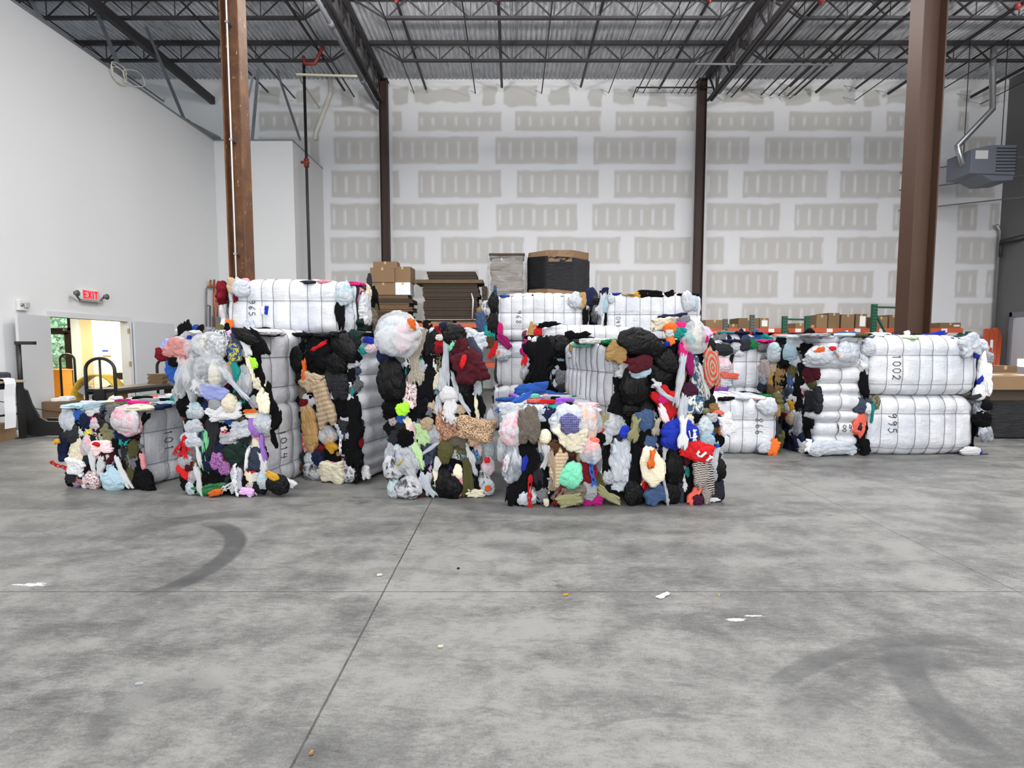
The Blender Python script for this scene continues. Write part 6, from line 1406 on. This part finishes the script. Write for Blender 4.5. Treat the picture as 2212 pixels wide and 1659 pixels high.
i2.put('''bag bagk 320 250 120 230 0 .03; bag bagk 310 510 130 280 0 .02; blob bagblk 235 320 110 160 0 0; blob denim 170 490 110 220; blob teal 265 600 130 170 20 .02; strip hot 400 600 60 170; blob tan 150 360 60 80; bag bagw 1330 220 170 190 -15 .03; blob tan 1410 230 90 170 0 .05; strip black 1450 450 70 240; blob brown 280 730 90 150''', 1010, 610, 5.719)
i2.fillface('top', (9, 3), 114, ['blue', 'paleb', 'black', 'palegreen', 'plum', 'ppink', 'navy', 'white'], .2, -.03, ('sheet', 'blob'))
k0 = Bale('hidden floor level bale of the back stack below the bale numbered 1041', (2.38, 9.8, .40), (1.7, .84, .80), 'along', 0, 6, (.3,), 27, res=.06, wire_vis=False)
k1 = Bale('hidden middle bale of the back stack below the bale numbered 1041', (2.38, 9.8, 1.2), (1.7, .84, .80), 'along', 0, 6, (.3,), 28, res=.06, wire_vis=False)
k2 = Bale('long white bale numbered 1041 on top of the back stack', (2.47, 9.8, 2.03), (1.86, .84, .82), 'along', 0, 9, (.12,), 29)
k2.write('1041', -.62, .08, .08)
k2.fillface('left', (4, 4), 123, ['black', 'char', 'grey', 'white', 'navy'], .22, .06)
k2.put('''strip bagw 330 420 110 330 -15 .06; bag paleb 400 420 90 220 0 .05; strip black 410 640 40 330 0 .03; blob navy 180 290 160 240 -20 0; strip white 360 640 60 250; bag bagw 480 310 110 160 20 .02; sheet navy 400 210 90 100; sheet white 868 640 60 66 0 .02; bag bagw 1680 360 190 290 15 .04; bag paleb 1790 400 110 230 0 -.02; str pink 1855 490 40 220 0 -.05''', 1250, 600, 7.135)
k2.fillface('top', (10, 3), 124, ['navy', 'black', 'black', 'pink', 'gold', 'dkred', 'royal', 'beige', 'black'], .24, .0, ('sheet', 'blob'))
k2.put('''sheet gold 880 265 160 70 0 .0; sheet black 1110 250 330 100 0 .0; sheet black 1400 250 120 80 20 0; blob red 1380 270 130 35; blob dkred 640 260 90 60; blob navy 410 215 90 90''', 1250, 600, 7.135, 'near', -.25)

# --- right hand group
l_ = Bale('standing white bale numbered 989 with horizontal wires and plastic bags on top', (4.47, 7.62, .83), (1.66, .86, .70), 'stand', 9, 9, (.02,), 30, puff=.034)
l_.write('989', -.50, .06, .10, adv=(0, -1), up=(1, 0))
l_.fillface('left', (5, 9), 133, None, .19, .03)
l_.put('''bag bagteal 860 480 190 190 0 .05; bag paleb 1020 480 200 230 0 .04; bag bagw 1050 380 220 110; blob black 910 600 90 220; bag bagw 1060 560 160 130; strip chev 750 640 190 150 -10 .03; blob beige 840 640 80 120; puff tan 820 800 110 260 0 .04; puff tan 910 770 130 240 0 .05; blob dkred 1000 660 50 70; strip denim 1010 740 90 140; strip bagw 1060 750 60 190; strip black 1120 740 70 260; bag baggrey 730 730 120 150; blob slate 700 830 110 90; blob denim 1010 850 90 110; blob slate 920 920 130 190; strip gold 980 950 50 150; blob gold 1030 1020 90 90 0 .05; bag bagw 990 1050 90 110 0 .06; blob slate 1100 1080 100 120; bag beige 1020 1150 120 130 0 .05; bag milky 1100 1210 120 260 -10 .05; strip black 1100 930 90 230; blob navy 970 1360 230 280 0 .03; blob navy 1080 1440 190 190; blob royal 1100 1515 70 50; blob black 890 1430 110 160; strip char 760 880 60 130''', 1500, 660, 4.739, 'left', .03)
l_.put('''bag bagw 1240 510 260 180 0 .06; bag bagw 1530 480 240 200 0 .05; bag milky 1380 560 560 150 0 .02; strip orange 1220 460 50 110 -70 .1; blob red 1370 440 60 40 0 .08; str orange 1460 525 50 100 80 .1; bag bagw 1400 1450 470 140 0 .02; bag bagw 1250 1460 200 150; sheet bagteal 1560 1480 140 80; blob cream 1600 1520 70 50; strip white 1150 1430 60 110''', 1500, 660, 4.739)
l_.fillface('top', (5, 5), 134, ['bagw', 'milky', 'bagw', 'bagteal', 'olive', 'lgrey'], .26, -.01)

mm = Bale('upper long white bale numbered 1002 near the thick brown column', (5.68, 7.62, 1.24), (1.66, .82, .80), 'along', 0, 8, (.38, -.62), 31, r=.17)
mm.write('1002', -.45, .16, .11)
nn = Bale('lower long white bale numbered 995 on the floor, carrying the bale numbered 1002', (5.66, 7.62, .41), (1.64, .82, .82), 'along', 0, 8, (.42, -.75), 32, r=.17)
nn.write('995', -.45, .18, .12)
mm.fillface('left', (3, 4), 143, ['black', 'black', 'bagw', 'char', 'white'], .22, .03)
mm.fillface('right', (3, 4), 144, ['white', 'bagw', 'white', 'royal', 'lgrey'], .26, .05)
mm.put('''bag bagw 160 500 130 150 0 .0; bag bagw 120 650 90 150 0 0; strip black 100 850 80 230; sheet bagw 1120 480 160 180 20 .03; blob royal 1190 570 40 50 0 .03; strip royal 1260 790 40 110 -25 .0; bag white 1300 700 120 300 0 -.02; bag white 1250 930 110 150 0 -.02; blob char 1190 975 90 40 20 .02''', 1840, 640, 4.484)
mm.fillface('top', (8, 3), 145, ['black', 'navy', 'white', 'palegreen', 'cream', 'char', 'black', 'denim'], .22, -.02, ('sheet', 'blob'))
mm.put('''sheet black 240 385 140 40; sheet white 330 385 150 40; blob denim 540 395 110 50; blob beige 640 395 90 50; blob white 640 360 45 55; bag blue 40 400 230 120 0 -.3; bag bagk 80 500 160 150 0 -.25; sheet royal 870 385 260 60; sheet navy 960 410 220 60; sheet black 760 390 130 50''', 1840, 640, 4.484, 'near', -.2)
nn.fillface('left', (3, 4), 146, ['navy', 'black', 'slate', 'brown', 'char'], .22, .03)
nn.fillface('right', (3, 3), 147, ['black', 'baggrey', 'white', 'black'], .24, .03)
nn.put('''blob camo 210 1030 100 120 0 .0; blob slate 90 1060 150 140 0 .0; bag white 145 1080 70 110 0 .03; strip teal 175 1120 25 170 0 .05; blob coral 70 1250 110 200 -12 .0; strip black 110 1310 70 190 0 0; strip black 110 1460 90 140 20; blob black 1260 1190 150 130 -25 0; bag baggrey 1290 1320 120 180 20 0; bag white 1130 1530 190 80 0 .03; blob royal 1215 1500 40 50 0 .03; blob black 1290 1060 90 70''', 1840, 640, 4.484)

o_ = Bale('white bale numbered 998 on the floor beside the standing bale numbered 989', (2.98, 7.72, .40), (1.62, .84, .80), 'along', -6, 8, (.22,), 33, r=.18)
o_.write('998', .57, -.12, .10, adv=(0, 1), up=(-1, 0))
o_.fillface('right', (3, 4), 153, ['black', 'brown', 'char', 'olive'], .22, .03)
o_.fillface('top', (8, 4), 154, ['black', 'char', 'black', 'green', 'ppink', 'bagw', 'white'], .2, -.03)
o_.put('''blob orange 800 1470 90 150 -15 .03; bag bagw 740 1030 190 160 -30 .02; bag bagw 730 1460 160 100 25 .02; blob tan 840 1080 50 110''', 1500, 660, 4.739)
p0 = Bale('floor level white bale behind the bale numbered 998', (3.35, 8.75, .42), (1.7, .84, .84), 'along', 0, 9, (.2,), 34)
p1 = Bale('upper white bale behind the bale numbered 998, topped with loose grey clothing', (3.35, 8.78, 1.2), (1.7, .84, .72), 'along', 0, 9, (.2,), 35)
p0.put('''sheet bagw 260 790 190 90 0 .03; blob purple 270 850 110 60 0 .04; blob hot 180 855 70 40 0 .04; sheet coral 330 715 180 50 -5 .06''', 1500, 660, 4.739)
p1.put('''bag bagpink 290 600 160 160 0 .02; strip bagk 365 550 30 140 -10 .05; bag char 260 450 230 120 0 .05; bag grey 370 450 130 110; bag char 160 430 110 110; blob coral 200 580 40 60; bag bagw 430 480 130 90 0 .03; blob char 500 400 100 110 0 .05; blob green 580 400 90 80 0 .05; bag grey 690 430 110 90; bag lgrey 410 410 100 90 0 .05; bag grey 700 540 60 80''', 1500, 660, 4.739)
p1.fillface('top', (9, 5), 163, TOPS, .24, .02)
q0 = Bale('hidden lower bale behind the loose grey clothing', (3.9, 10.2, .46), (1.9, .9, .92), 'along', 0, 6, (.3,), 36, res=.06, wire_vis=False)
q1 = Bale('upper bale buried under the long heap of mixed clothing behind the bale numbered 998', (3.9, 10.2, 1.33), (1.9, .9, .82), 'along', 0, 8, (.2,), 37)
q1.fillface('near', (11, 4), 172, TOPS, .24, .02)
q1.fillface('top', (11, 6), 173, TOPS, .26, .02)
r0 = Bale('lower bale hidden behind the standing bale numbered 989', (5.75, 9.4, .43), (1.66, .84, .86), 'along', 0, 6, (.3,), 38, res=.06, wire_vis=False)
r1 = Bale('upper bale of mixed clothing with a blue bundle, behind the bale numbered 989', (5.75, 9.4, 1.27), (1.66, .84, .82), 'along', 0, 8, (.2,), 39)
r1.fillface('top', (9, 5), 183, TOPS, .26, .03)
r1.fillface('near', (8, 3), 184, TOPS, .24, .03)
r1.put('''bag blue 1610 330 230 110 0 .05; bag bagk 1720 400 170 150 0 .06; bag lgrey 1480 350 160 140 0 .05; blob black 1280 340 110 60; blob grey 1260 390 180 60''', 1500, 660, 4.739)

# ------------------------------------------------------------------ loose scraps on the floor
def scrap(px, py, w, h, ang, col, lb, nm='paper_scrap', kind='sheet'):
    p = atZ(px, py, 0.012); o = place_garment(None, p, (0, 0, 1), w * .6, h * .6, ang, kind, col, depth=.012, lift=.004, name=nm)
    o.location.z = .007; tag(o, lb, 'scrap', 'scraps on the concrete floor')
g.put('''blob blue 560 70 400 150 8 -.6; strip blue 300 185 80 450 -60 -.1; blob mint 520 140 190 60 0 -.4''', 1060, 840, 5.925)
scrap(1433, 1284, .05, .16, -50, 'white', 'white torn plastic scrap on the concrete near the cross joint', 'plastic_scrap')
scrap(820, 1240, .05, .03, 10, 'cream', 'small cream paper scrap beside the long floor joint')
scrap(673, 1622, .022, .026, 10, 'tan', 'small tan cardboard chip by the long floor joint', 'cardboard_chip')
scrap(1222, 1283, .05, .012, 20, 'gold', 'thin yellow sliver lying on the cross joint', 'plastic_sliver')
scrap(1553, 1284, .035, .01, 70, 'yellow', 'tiny yellow sliver near the white paint scrape', 'plastic_sliver')
scrap(952, 1394, .04, .01, 5, 'cream', 'thin pale straw on the open concrete', 'straw')
scrap(301, 1474, .05, .008, 10, 'lgrey', 'thin pale sliver on the concrete near the dark stains', 'plastic_sliver')
scrap(990, 1226, .03, .018, 10, 'char', 'small dark wad on the concrete right of the long joint', 'rubber_wad', 'blob')
scrap(2120, 980, .3, .05, 5, 'char', 'dark strip of rag on the floor by the bale numbered 995', 'rag_strip')
